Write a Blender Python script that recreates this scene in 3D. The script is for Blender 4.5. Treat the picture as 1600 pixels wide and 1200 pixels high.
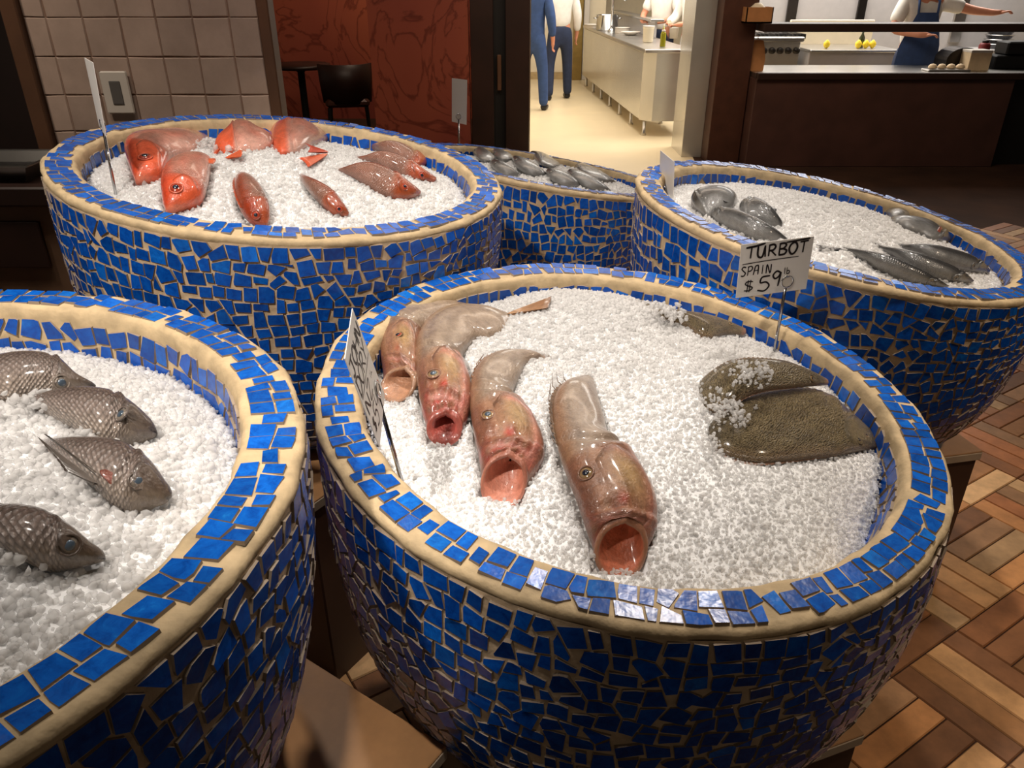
import bpy, math, random
import numpy as np
from mathutils import Vector, Matrix

random.seed(7)
rng = np.random.default_rng(11)
for o in list(bpy.data.objects):
    bpy.data.objects.remove(o)
SC = bpy.context.scene
COL = SC.collection
PI = math.pi

# ------------------------------------------------------------------ camera, world, lights, exposure
EYE = 1.65
FPX = 1202.0
PITCH = math.radians(28)
cam_data = bpy.data.cameras.new('camera')
cam_data.sensor_width = 36
cam_data.lens = FPX / 1600 * 36
cam_data.clip_start = 0.05
cam = bpy.data.objects.new('camera', cam_data)
COL.objects.link(cam)
cam.location = (0, 0, EYE)
cam.rotation_euler = (PI / 2 - PITCH, 0, 0)
SC.camera = cam

SC.view_settings.view_transform = 'Standard'
SC.view_settings.look = 'None'
SC.view_settings.gamma = 1
SC.view_settings.use_curve_mapping = False
SC.view_settings.exposure = 0.0

world = bpy.data.worlds.new('World')
SC.world = world
world.use_nodes = True
world.node_tree.nodes['Background'].inputs[0].default_value = (0.9, 0.72, 0.55, 1)
world.node_tree.nodes['Background'].inputs[1].default_value = 0.085


def spot(name, loc, target, power, size, blend=0.6, radius=0.06, color=(1, 0.9, 0.8)):
    d = bpy.data.lights.new(name, 'SPOT')
    d.energy = power
    d.spot_size = math.radians(size)
    d.spot_blend = blend
    d.shadow_soft_size = radius
    d.color = color
    o = bpy.data.objects.new(name, d)
    COL.objects.link(o)
    o.location = loc
    o.rotation_euler = (Vector(target) - Vector(loc)).to_track_quat('-Z', 'Y').to_euler()
    return o


def area(name, loc, target, power, sx, sy, color=(1, 0.9, 0.8)):
    d = bpy.data.lights.new(name, 'AREA')
    d.shape = 'RECTANGLE'
    d.size, d.size_y = sx, sy
    d.energy = power
    d.color = color
    o = bpy.data.objects.new(name, d)
    COL.objects.link(o)
    o.location = loc
    o.rotation_euler = (Vector(target) - Vector(loc)).to_track_quat('-Z', 'Y').to_euler()
    return o


# ceiling spots over the fish display and room; station and plinth ones are added fills
spot('spot_display', (-1.0, -0.1, 3.1), (-0.35, 1.75, 0.9), 235, 46, 0.7)
spot('spot_display', (0.15, 1.35, 3.25), (0.2, 1.25, 1.0), 92, 70, 0.8)
spot('spot_display', (1.15, 2.55, 3.25), (0.75, 1.9, 1.0), 135, 75, 0.8)
spot('spot_display', (-0.6, 2.0, 3.25), (-0.5, 2.0, 1.0), 68, 70, 0.8)
spot('spot_display', (-1.1, 0.75, 3.25), (-0.85, 0.75, 1.0), 50, 52, 0.8)
spot('spot_display', (0.2, 3.6, 3.25), (0.15, 3.2, 1.0), 70, 60, 0.8)
spot('spot_aisle', (2.2, 1.0, 3.25), (1.7, 1.2, 0), 125, 80, 0.9, color=(1, 0.8, 0.6))
spot('spot_left_wall', (-1.3, 1.7, 3.25), (-1.3, 2.75, 1.4), 32, 90, 0.9)
spot('fill_station', (-1.9, 1.9, 3.0), (-2.1, 2.6, 0.8), 70, 80, 0.9, color=(1, 0.85, 0.7))  # added fill that brightens the dark serving counter
spot('fill_plinth', (-0.15, 0.2, 3.25), (-0.235, 0.86, 0.56), 120, 15, 0.9)  # added fill aimed into the gap between the bowls
spot('spot_red_wall', (-1.2, 8.8, 3.2), (-1.6, 10.4, 1.2), 130, 100, 0.9, color=(1, 0.75, 0.55))
# kitchen ceiling panels, with an added fill over the dining floor
area('kitchen_light', (1.6, 10.8, 2.95), (1.6, 10.8, 0), 185, 2.6, 4.5, (1, 0.93, 0.83))
spot('spot_kitchen_door', (0.9, 7.4, 3.2), (0.9, 7.9, 0), 44, 80, 0.9, color=(1, 0.88, 0.74))
area('fill_dining', (0.6, 5.6, 3.3), (0.6, 6.2, 0), 84, 5.0, 1.2, (1, 0.8, 0.62))  # added warm fill for door frame, pass counter and floor
area('kitchen_light', (4.3, 9.9, 2.95), (4.3, 9.9, 0), 190, 3.6, 1.6, (1, 0.95, 0.88))

# ------------------------------------------------------------------ helpers
SP, CP = math.sin(PITCH), math.cos(PITCH)


def ray(px, py):
    a, b = (px - 800) / FPX, (py - 600) / FPX
    return np.array([a, CP - b * SP, -SP - b * CP])


EYEV = np.array([0, 0, EYE])


def at_y(px, py, y):
    d = ray(px, py)
    return EYEV + d * (y / d[1])


def at_z(px, py, z):
    d = ray(px, py)
    return EYEV + d * ((z - EYE) / d[2])


def at_plane(px, py, c, n):
    d = ray(px, py)
    return EYEV + d * (np.dot(np.asarray(c) - EYEV, n) / np.dot(d, n))


def lin(c):
    c = c / 255.0
    return c / 12.92 if c <= 0.04045 else ((c + 0.055) / 1.055) ** 2.4


def rgb(r, g, b):
    return (lin(r), lin(g), lin(b))


def rgba(r, g, b):
    return (lin(r), lin(g), lin(b), 1.0)


class NT:
    """small node-tree builder"""
    def __init__(s, name):
        s.m = bpy.data.materials.new(name)
        s.m.use_nodes = True
        s.t = s.m.node_tree
        s.b = s.t.nodes['Principled BSDF']

    def n(s, typ, **kw):
        nd = s.t.nodes.new(typ)
        for k, v in kw.items():
            if k.startswith('i_'):
                key = k[2:]
                key = int(key) if key.isdigit() else key.replace('_', ' ')
                nd.inputs[key].default_value = v
            else:
                setattr(nd, k, v)
        return nd

    def l(s, a, b):
        s.t.links.new(a, b)

    def set(s, **kw):
        for k, v in kw.items():
            s.b.inputs[k.replace('_', ' ')].default_value = v

    def ramp(s, fac, stops):
        r = s.n('ShaderNodeValToRGB')
        el = r.color_ramp.elements
        while len(el) > len(stops):
            el.remove(el[-1])
        while len(el) < len(stops):
            el.new(0.5)
        for e, (p, c) in zip(el, stops):
            e.position = p
            e.color = (*c, 1) if len(c) == 3 else c
        s.l(fac, r.inputs[0])
        return r.outputs[0]

    def bump(s, h, strength=0.3, dist=0.01):
        b = s.n('ShaderNodeBump')
        b.inputs['Strength'].default_value = strength
        b.inputs['Distance'].default_value = dist
        s.l(h, b.inputs['Height'])
        s.l(b.outputs[0], s.b.inputs['Normal'])

    def mix(s, fac, a, b, mode='MIX'):
        m = s.n('ShaderNodeMix', data_type='RGBA', blend_type=mode)
        for sock, v in ((m.inputs[0], fac), (m.inputs[6], a), (m.inputs[7], b)):
            if isinstance(v, (int, float)):
                sock.default_value = v
            elif isinstance(v, tuple):
                sock.default_value = v if len(v) == 4 else (*v, 1)
            else:
                s.l(v, sock)
        return m.outputs[2]


def simple(name, col, rough=0.5, metal=0.0, var=0.12, scale=12.0, bump=0.0, coat=0.0, spec=None):
    t = NT(name)
    co = t.n('ShaderNodeTexCoord')
    ns = t.n('ShaderNodeTexNoise', i_Scale=scale, i_Detail=4.0)
    t.l(co.outputs['Object'], ns.inputs['Vector'])
    lo = tuple(c * (1 - var) for c in col)
    hi = tuple(min(1, c * (1 + var)) for c in col)
    t.l(t.ramp(ns.outputs[0], [(0.3, lo), (0.7, hi)]), t.b.inputs['Base Color'])
    t.set(Roughness=rough, Metallic=metal, Coat_Weight=coat)
    if spec is not None:
        t.b.inputs['Specular IOR Level'].default_value = spec
    if bump:
        t.bump(ns.outputs[0], bump, 0.005)
    return t.m


def tinted(name, rough=0.4, noise_scale=30.0, var=0.35, coat=0.0, bump=0.15, stretch=(1, 1, 1), dist=0.002, spec=0.5):
    """base colour from the 'Col' attribute (each piece has its own colour), broken up by noise"""
    t = NT(name)
    at = t.n('ShaderNodeAttribute', attribute_name='Col')
    co = t.n('ShaderNodeTexCoord')
    mp = t.n('ShaderNodeMapping')
    mp.inputs['Scale'].default_value = stretch
    t.l(co.outputs['Object'], mp.inputs[0])
    ns = t.n('ShaderNodeTexNoise', i_Scale=noise_scale, i_Detail=5.0, i_Roughness=0.65)
    t.l(mp.outputs[0], ns.inputs['Vector'])
    f = t.ramp(ns.outputs[0], [(0.25, (1 - var,) * 3), (0.75, (1 + var,) * 3)])
    t.l(t.mix(1.0, at.outputs['Color'], f, 'MULTIPLY'), t.b.inputs['Base Color'])
    t.set(Roughness=rough, Coat_Weight=coat)
    t.b.inputs['Specular IOR Level'].default_value = spec
    if bump:
        t.bump(ns.outputs[0], bump, dist)
    return t.m


def mesh_obj(name, verts, faces, mats=(), parent=None, smooth=False, cols=None, midx=None, attrs=None):
    me = bpy.data.meshes.new(name)
    verts = np.asarray(verts, dtype=np.float64).reshape(-1, 3)
    if isinstance(faces, np.ndarray) and faces.ndim == 2:
        nf, k = faces.shape
        me.vertices.add(len(verts))
        me.vertices.foreach_set('co', verts.astype(np.float32).ravel())
        me.loops.add(nf * k)
        me.loops.foreach_set('vertex_index', faces.astype(np.int32).ravel())
        me.polygons.add(nf)
        me.polygons.foreach_set('loop_start', np.arange(0, nf * k, k, dtype=np.int32))
        me.update(calc_edges=True)
    else:
        me.from_pydata([tuple(v) for v in verts], [], [tuple(f) for f in faces])
        me.update()
    for m in (mats if isinstance(mats, (list, tuple)) else [mats]):
        me.materials.append(m)
    if midx is not None:
        me.polygons.foreach_set('material_index', np.asarray(midx, dtype=np.int32))
    me.polygons.foreach_set('use_smooth', [smooth] * len(me.polygons))
    if cols is not None:
        a = me.color_attributes.new('Col', 'FLOAT_COLOR', 'POINT')
        c = np.ones((len(verts), 4), dtype=np.float32)
        c[:, :3] = cols
        a.data.foreach_set('color', c.ravel())
    if attrs:
        for k2, v2 in attrs.items():
            a = me.attributes.new(k2, 'FLOAT_VECTOR', 'POINT')
            a.data.foreach_set('vector', np.asarray(v2, dtype=np.float32).ravel())
    o = bpy.data.objects.new(name, me)
    COL.objects.link(o)
    if parent is not None:
        o.parent = parent
    return o


def share(name, src, parent, loc=(0, 0, 0), rot=(0, 0, 0), scale=(1, 1, 1)):
    o = bpy.data.objects.new(name, src.data)
    COL.objects.link(o)
    o.parent = parent
    o.location, o.rotation_euler, o.scale = loc, rot, scale
    return o


def tag(o, label=None, cat=None, group=None, kind=None):
    if label:
        o['label'] = label
    if cat:
        o['category'] = cat
    if group:
        o['group'] = group
    if kind:
        o['kind'] = kind
    return o


def thing(name, label, cat, loc=(0, 0, 0), rotz=0.0, group=None):
    o = bpy.data.objects.new(name, None)
    o.empty_display_size = 0.05
    COL.objects.link(o)
    o.location = loc
    o.rotation_euler = (0, 0, rotz)
    return tag(o, label, cat, group)


class MB:
    """collects boxes, tubes, lathes and free faces into one mesh"""
    def __init__(s):
        s.v, s.f = [], []

    def add(s, v, f):
        k = len(s.v)
        s.v += [tuple(p) for p in v]
        s.f += [tuple(i + k for i in q) for q in f]
        return s

    def box(s, x0, x1, y0, y1, z0, z1, bev=0.0):
        if bev <= 0:
            v = [(x, y, z) for z in (z0, z1) for y in (y0, y1) for x in (x0, x1)]
            return s.add(v, [(0, 2, 3, 1), (4, 5, 7, 6), (0, 1, 5, 4), (2, 6, 7, 3), (0, 4, 6, 2), (1, 3, 7, 5)])
        b = min(bev, (x1 - x0) / 2.01, (y1 - y0) / 2.01, (z1 - z0) / 2.01)
        rings = []
        for z, i in ((z0, b), (z0 + b, 0), (z1 - b, 0), (z1, b)):
            ring = []
            X0, X1, Y0, Y1 = x0 + i, x1 - i, y0 + i, y1 - i
            c = b
            ring = [(X0 + c, Y0, z), (X1 - c, Y0, z), (X1, Y0 + c, z), (X1, Y1 - c, z), (X1 - c, Y1, z), (X0 + c, Y1, z), (X0, Y1 - c, z), (X0, Y0 + c, z)]
            rings += ring
        f = [tuple(range(7, -1, -1)), tuple(range(24, 32))]
        for r in range(3):
            for k in range(8):
                f.append((r * 8 + k, r * 8 + (k + 1) % 8, r * 8 + 8 + (k + 1) % 8, r * 8 + 8 + k))
        return s.add(rings, f)

    def tube(s, pts, rad, n=10, cap=True):
        pts = [np.asarray(p, float) for p in pts]
        rads = rad if isinstance(rad, (list, tuple)) else [rad] * len(pts)
        base = len(s.v)
        up = None
        for i, p in enumerate(pts):
            d = pts[min(i + 1, len(pts) - 1)] - pts[max(i - 1, 0)]
            d = d / (np.linalg.norm(d) + 1e-12)
            if up is None:
                up = np.array([0, 0, 1.0]) if abs(d[2]) < 0.9 else np.array([1.0, 0, 0])
            a = np.cross(d, up)
            a /= np.linalg.norm(a) + 1e-12
            b = np.cross(a, d)
            up = b
            for k in range(n):
                t = 2 * PI * k / n
                s.v.append(tuple(p + rads[i] * (math.cos(t) * a + math.sin(t) * b)))
        for i in range(len(pts) - 1):
            for k in range(n):
                q = base + i * n
                s.f.append((q + k, q + k + n, q + (k + 1) % n + n, q + (k + 1) % n))
        if cap:
            s.f.append(tuple(base + k for k in range(n)))
            s.f.append(tuple(base + (len(pts) - 1) * n + k for k in range(n - 1, -1, -1)))
        return s

    def lathe(s, prof, c=(0, 0, 0), n=24, cap=True):
        base = len(s.v)
        for r, z in prof:
            for k in range(n):
                t = 2 * PI * k / n
                s.v.append((c[0] + r * math.cos(t), c[1] + r * math.sin(t), c[2] + z))
        for i in range(len(prof) - 1):
            for k in range(n):
                q = base + i * n
                s.f.append((q + k, q + (k + 1) % n, q + (k + 1) % n + n, q + k + n))
        if cap:
            s.f.append(tuple(base + k for k in range(n - 1, -1, -1)))
            s.f.append(tuple(base + (len(prof) - 1) * n + k for k in range(n)))
        return s

    def build(s, name, mat, parent=None, smooth=False):
        return mesh_obj(name, s.v, s.f, mat, parent, smooth)


# ------------------------------------------------------------------ materials
def tile_material():
    t = NT('cobalt_glaze')
    at = t.n('ShaderNodeAttribute', attribute_name='Col')
    co = t.n('ShaderNodeTexCoord')
    ns = t.n('ShaderNodeTexNoise', i_Scale=55.0, i_Detail=5.0, i_Roughness=0.7, i_Distortion=0.6)
    t.l(co.outputs['Object'], ns.inputs['Vector'])
    f = t.ramp(ns.outputs[0], [(0.28, (0.4, 0.45, 0.58)), (0.52, (0.95, 0.95, 0.98)), (0.64, (1.2, 1.2, 1.1)), (0.8, (3.2, 2.1, 1.4))])
    t.l(t.mix(1.0, at.outputs['Color'], f, 'MULTIPLY'), t.b.inputs['Base Color'])
    t.set(Roughness=0.24, Coat_Weight=0.0)
    t.b.inputs['Specular IOR Level'].default_value = 0.38
    n2 = t.n('ShaderNodeTexNoise', i_Scale=90.0, i_Detail=2.0)
    t.l(co.outputs['Object'], n2.inputs['Vector'])
    t.bump(n2.outputs[0], 0.12, 0.004)
    return t.m


M = {}
M['glaze'] = tile_material()
M['tile_body'] = simple('tile_body_pale', rgb(150, 134, 116), 0.7)
M['grout'] = simple('sand_grout', rgb(198, 174, 142), 0.85, var=0.18, scale=45, bump=0.7)
M['rim_cement'] = simple('rim_cement', rgb(190, 167, 130), 0.8, var=0.22, scale=30, bump=0.9)
M['steel'] = simple('brushed_steel', (0.55, 0.53, 0.5), 0.28, 1.0, var=0.08, scale=4)
M['chrome'] = simple('polished_steel', (0.62, 0.62, 0.63), 0.14, 1.0, var=0.03)
M['steel_soft'] = simple('kitchen_steel', rgb(205, 202, 194), 0.22, 0.6, var=0.06, scale=3)
M['dark_wood'] = simple('dark_brown_wood', rgb(44, 25, 18), 0.45, var=0.25, scale=5)
M['brown_wood'] = simple('brown_wood', rgb(92, 62, 42), 0.5, var=0.2, scale=6)
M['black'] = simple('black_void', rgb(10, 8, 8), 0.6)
M['card'] = simple('white_card', rgb(226, 221, 214), 0.55, var=0.02)
M['ink'] = simple('black_marker_ink', rgb(28, 18, 16), 0.5, var=0.05)
M['white_plastic'] = simple('white_plastic', rgb(205, 196, 184), 0.4, var=0.03)
M['grey_plastic'] = simple('grey_plastic', rgb(96, 92, 88), 0.35, var=0.05)
M['cream_wall'] = simple('cream_wall', rgb(226, 212, 184), 0.6, var=0.03)
M['grey_panel'] = simple('grey_kitchen_panel', rgb(176, 172, 172), 0.35, 0.2, var=0.04)
M['skin'] = simple('skin', rgb(205, 138, 108), 0.5, var=0.06)
M['white_cloth'] = simple('white_cloth', rgb(232, 228, 220), 0.8, var=0.05, scale=18)
M['navy_cloth'] = simple('navy_cloth', rgb(36, 46, 72), 0.85, var=0.15, scale=18)
M['blue_cloth'] = simple('blue_cloth', rgb(48, 72, 118), 0.85, var=0.15, scale=18)
M['hair'] = simple('dark_hair', rgb(38, 27, 20), 0.6, var=0.2)
M['shoe'] = simple('black_shoe', rgb(24, 22, 24), 0.4)
M['lemon'] = simple('lemon_peel', rgb(238, 206, 40), 0.45, var=0.06)
M['oil'] = simple('green_oil', rgb(140, 134, 24), 0.15, var=0.1)
M['parcel'] = simple('brown_paper', rgb(172, 118, 70), 0.8, var=0.12)
M['dark_metal'] = simple('dark_metal', rgb(52, 48, 46), 0.3, 0.8)
M['brass'] = simple('dull_brass', rgb(150, 126, 72), 0.35, 0.6)
M['red'] = simple('dull_red', rgb(150, 50, 52), 0.5)


def ice_material():
    t = NT('crushed_ice')
    at = t.n('ShaderNodeAttribute', attribute_name='Col')
    t.l(at.outputs['Color'], t.b.inputs['Base Color'])
    t.set(Roughness=0.16, IOR=1.31)
    t.b.inputs['Transmission Weight'].default_value = 0.25
    tr = t.n('ShaderNodeBsdfTranslucent')
    t.l(at.outputs['Color'], tr.inputs['Color'])
    mx = t.n('ShaderNodeMixShader')
    mx.inputs[0].default_value = 0.42
    t.l(t.b.outputs[0], mx.inputs[1])
    t.l(tr.outputs[0], mx.inputs[2])
    tp = t.n('ShaderNodeBsdfTransparent')
    tp.inputs[0].default_value = (0.98, 0.98, 0.98, 1)
    m2 = t.n('ShaderNodeMixShader')
    m2.inputs[0].default_value = 0.38
    t.l(mx.outputs[0], m2.inputs[1])
    t.l(tp.outputs[0], m2.inputs[2])
    t.l(m2.outputs[0], t.t.nodes['Material Output'].inputs['Surface'])
    return t.m


M['ice'] = ice_material()
M['ice_bed'] = simple('packed_ice', (0.87, 0.88, 0.89), 0.4, var=0.05, scale=60, bump=0.5)


def fish_material(name, scale_size, bump, rough, speck=0.0, nscale=38.0, nvar=0.32, coat=0.5, rand=0.35):
    t = NT(name)
    at = t.n('ShaderNodeAttribute', attribute_name='Col')
    sc = t.n('ShaderNodeAttribute', attribute_name='sc')
    mp = t.n('ShaderNodeMapping')
    mp.inputs['Rotation'].default_value = (0, 0, math.radians(45))
    t.l(sc.outputs['Vector'], mp.inputs[0])
    vo = t.n('ShaderNodeTexVoronoi', voronoi_dimensions='2D', i_Scale=scale_size, i_Randomness=rand)
    t.l(mp.outputs[0], vo.inputs['Vector'])
    sp = t.n('ShaderNodeSeparateXYZ')
    t.l(sc.outputs['Vector'], sp.inputs[0])
    mask = t.n('ShaderNodeMath', operation='MULTIPLY', use_clamp=True)
    t.l(sp.outputs['Z'], mask.inputs[0])
    mask.inputs[1].default_value = 100.0
    ns = t.n('ShaderNodeTexNoise', i_Scale=nscale, i_Detail=6.0, i_Roughness=0.72)
    t.l(sc.outputs['Vector'], ns.inputs['Vector'])
    f = t.ramp(ns.outputs[0], [(0.28, (1 - nvar, 1 - nvar * 1.06, 1 - nvar * 1.1)), (0.72, (1 + nvar, 1 + nvar, 1 + nvar * .9))])
    c = t.mix(1.0, at.outputs['Color'], f, 'MULTIPLY')
    if speck:
        g = t.ramp(vo.outputs['Distance'], [(0.0, (1 + speck,) * 3), (0.45, (1, 1, 1)), (0.75, (1 - speck * 0.75,) * 3)])
        c = t.mix(mask.outputs[0], c, t.mix(1.0, c, g, 'MULTIPLY'))
    t.l(c, t.b.inputs['Base Color'])
    t.set(Roughness=rough, Coat_Weight=coat, Coat_Roughness=0.12)
    n2 = t.n('ShaderNodeTexNoise', i_Scale=240.0, i_Detail=3.0)
    t.l(sc.outputs['Vector'], n2.inputs['Vector'])
    ad = t.n('ShaderNodeMath', operation='ADD')
    t.l(ns.outputs[0], ad.inputs[0])
    t.l(n2.outputs[0], ad.inputs[1])
    mx = t.n('ShaderNodeMath', operation='MULTIPLY_ADD')
    t.l(vo.outputs['Distance'], mx.inputs[0])
    vm = t.n('ShaderNodeMath', operation='MULTIPLY')
    t.l(mask.outputs[0], vm.inputs[0])
    vm.inputs[1].default_value = -1.6
    t.l(vm.outputs[0], mx.inputs[1])
    t.l(ad.outputs[0], mx.inputs[2])
    t.bump(mx.outputs[0], bump, 0.003)
    return t.m


M['dory'] = fish_material('john_dory_skin', 160.0, 0.6, 0.29, 0.04, 70.0, 0.36, 0.5, 1.0)
M['turbot'] = fish_material('turbot_skin', 330.0, 0.9, 0.3, 0.5, 120.0, 0.5, 0.5, 1.0)
M['bream'] = fish_material('bream_scales', 245.0, 0.75, 0.24, 0.5, 90.0, 0.3)
M['snapper'] = fish_material('snapper_scales', 290.0, 0.5, 0.25, 0.22)
M['bass'] = fish_material('bass_scales', 340.0, 0.22, 0.26, 0.15, 60.0, 0.25, 0.4)
M['fin'] = tinted('fish_fin', 0.3, 80, 0.3, 0.4, 0.2)
M['eye_ring'] = simple('fish_eye_ring', rgb(138, 112, 78), 0.12, var=0.2, scale=80, coat=1)
M['eye_ring_red'] = simple('fish_eye_ring_red', rgb(160, 60, 40), 0.12, var=0.2, scale=80, coat=1)
M['eye_clear'] = simple('fish_eye_cloudy', rgb(112, 104, 94), 0.08, var=0.15, scale=80, coat=1)
M['pupil'] = simple('fish_pupil', rgb(34, 36, 46), 0.06, coat=1)
M['pupil_blue'] = simple('fish_pupil_blue', rgb(64, 76, 88), 0.06, coat=1)
# ------------------------------------------------------------------ the room shell
def floor_tiles():
    t = NT('dark_joint_floor')
    co = t.n('ShaderNodeTexCoord')
    ns = t.n('ShaderNodeTexNoise', i_Scale=2.5, i_Detail=6.0)
    t.l(co.outputs['Object'], ns.inputs['Vector'])
    t.l(t.ramp(ns.outputs[0], [(0.3, rgb(48, 32, 24)), (0.7, rgb(68, 46, 34))]), t.b.inputs['Base Color'])
    t.set(Roughness=0.85)
    t.b.inputs['Specular IOR Level'].default_value = 0.15
    fl = MB().box(-7, 9, -2, 10.5, -0.1, 0.0).build('floor', t.m)
    tag(fl, kind='structure')
    mt = tinted('terracotta_plank', 0.42, 14, 0.3, 0.05, 0.25, dist=0.003)
    ang = math.radians(-57.4)
    ux, uy = np.array([math.cos(ang), math.sin(ang)]), np.array([-math.sin(ang), math.cos(ang)])
    org = at_z(1393, 1059, 0)[:2]
    S = 0.304
    tones = [(174, 124, 78), (158, 104, 64), (186, 142, 96), (144, 98, 64), (164, 106, 66), (156, 118, 84), (198, 160, 116), (136, 92, 60), (168, 118, 74)]
    cells = []
    r2 = random.Random(5)
    for i in range(-22, 23):
        for j in range(-22, 23):
            c = org + ux * (i + 0.5) * S + uy * (j + 0.5) * S
            if not (-3.2 < c[0] < 4.6 and 0.55 < c[1] < 5.6):
                continue
            # in view of the camera
            q = np.array([c[0], c[1], -EYE])
            zc = q[1] * CP - q[2] * SP
            px = 800 + FPX * q[0] / zc
            py = 600 + FPX * (-q[1] * SP - q[2] * CP) / zc
            if not (-160 < px < 1760 and py < 1400):
                continue
            lengthwise = (i + j) % 2 == 0
            for k in range(4):
                cells.append((c, k, lengthwise, np.hypot(c[0] - 1.3, c[1] - 1.6) if c[0] > 0.5 else 2.2 + np.hypot(c[0], c[1] - 1)))
    cells.sort(key=lambda q: q[3])
    V, F, Cc = [], [], []

    def geo(c, k, lw):
        a, b = (ux, uy) if lw else (uy, -ux)
        w, g = S / 4, 0.0016
        lo = -S / 2 + k * w
        hz = 0.004 + r2.random() * 0.0015
        x0, x1, y0, y1 = -S / 2 + g, S / 2 - g, lo + g, lo + w - g
        bot = [(x0, y0), (x1, y0), (x1, y1), (x0, y1)]
        e = 0.0025
        top = [(x0 + e, y0 + e), (x1 - e, y0 + e), (x1 - e, y1 - e), (x0 + e, y1 - e)]
        vs = [(*(c + a * p[0] + b * p[1]), 0.0) for p in bot] + [(*(c + a * p[0] + b * p[1]), hz) for p in top]
        fs = [(4, 5, 6, 7)] + [(m, (m + 1) % 4, (m + 1) % 4 + 4, m + 4) for m in range(4)]
        t0 = tones[r2.randrange(len(tones))]
        jj = 0.85 + 0.3 * r2.random()
        return vs, fs, rgb(*[min(255, x * jj) for x in t0])
    for n, (c, k, lw, d) in enumerate(cells):
        vs, fs, cc = geo(c, k, lw)
        if n < 290:
            mesh_obj('floor_tile', vs, fs, mt, fl, cols=np.array([cc] * 8))
        else:
            b = len(V)
            V += vs
            F += [tuple(x + b for x in q) for q in fs]
            Cc += [cc] * 8
    rest = mesh_obj('floor_tiles', V, F, mt, fl, cols=np.array(Cc))
    tag(rest, kind='stuff')


floor_tiles()

# kitchen floor
kf = MB().add([(0.2, 6.6, .004), (1.7, 6.6, .004), (1.85, 8.05, .004), (9, 8.05, .004), (9, 17, .004), (-.3, 17, .004), (-.3, 8.05, .004), (.2, 8.05, .004)], [tuple(range(8))]).build('floor_kitchen', simple('cream_kitchen_floor', rgb(226, 206, 168), 0.35, var=0.06, scale=1.5))
tag(kf, kind='structure')
# ceiling over the kitchen and dining room
tag(MB().box(-6, 9, -2, 17, 3.4, 3.5).build('ceiling', simple('dark_ceiling', rgb(70, 58, 48), 0.8)), kind='structure')


def left_wall():
    Y = 2.78
    xl, xr = at_y(62, 120, Y)[0], at_y(414, 100, Y)[0]
    w = MB().box(xl, xr, Y, Y + 0.06, 0, 3.4).build('wall_left', simple('tile_grout', rgb(128, 98, 80), 0.8))
    tag(w, kind='structure')
    mt = tinted('zellige_glaze', 0.18, 7, 0.16, 0.3, 0.3, dist=0.006)
    r2 = random.Random(3)
    zt = at_y(258, 27, Y)[2]
    s = 0.1195
    x0 = at_y(243, 25, Y)[0]
    nx0, nx1 = math.floor((xl - x0) / s), math.ceil((xr - x0) / s)
    for j in range(-9, 4):
        for i in range(nx0, nx1):
            a, b = max(xl, x0 + i * s), min(xr, x0 + (i + 1) * s)
            if b - a < 0.02:
                continue
            z0 = zt + j * s
            g = 0.0011
            d = [0.003 + 0.002 * r2.random() for _ in range(4)]
            jit = lambda: (r2.random() - 0.5) * 0.003
            p = [(a + g + jit(), z0 + g + jit()), (b - g + jit(), z0 + g + jit()), (b - g + jit(), z0 + s - g + jit()), (a + g + jit(), z0 + s - g + jit())]
            e = 0.003
            cx, cz = (a + b) / 2, z0 + s / 2
            vs = [(x, Y, z) for x, z in p] + [(x + (e if x < cx else -e), Y - d[k], z + (e if z < cz else -e)) for k, (x, z) in enumerate(p)]
            fs = [(4, 5, 6, 7)] + [(m, (m + 1) % 4, (m + 1) % 4 + 4, m + 4) for m in range(4)]
            k = 0.95 + 0.1 * r2.random()
            cc = rgb(178 * k, 155 * k, 140 * k)
            mesh_obj('wall_tile', vs, fs, mt, w, cols=np.array([cc] * 8))
    # wooden corner posts both sides
    tw = at_y(30, 80, Y)[0]
    t1 = MB().box(tw - 0.01, xl, Y - 0.03, Y + 0.14, 0, 3.4, 0.004).build('trim_1', M['brown_wood'])
    tag(t1, kind='structure')
    t2 = MB().box(xr, at_y(432, 100, Y)[0], Y - 0.012, Y + 0.06, 0, 3.4, 0.004).build('trim_2', M['brown_wood'])
    tag(t2, kind='structure')
    # switch plate
    a, b = at_y(159, 110, Y), at_y(213, 176, Y)
    cx, cz = at_y(186, 144, Y)[0], at_y(186, 144, Y)[2]
    sw = thing('switch_plate', 'white switch plate with a grey rocker on the tiled wall', 'switch', (cx, Y - 0.0105, cz))
    hw, hh = 0.047, 0.068
    MB().box(-hw, hw, -0.008, 0, -hh, hh, 0.004).build('plate', M['white_plastic'], sw)
    MB().box(-0.019, 0.019, -0.0105, -0.006, -0.037, 0.037, 0.002).build('rocker', M['grey_plastic'], sw)
    return xl, xr


WXL, WXR = left_wall()


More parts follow.
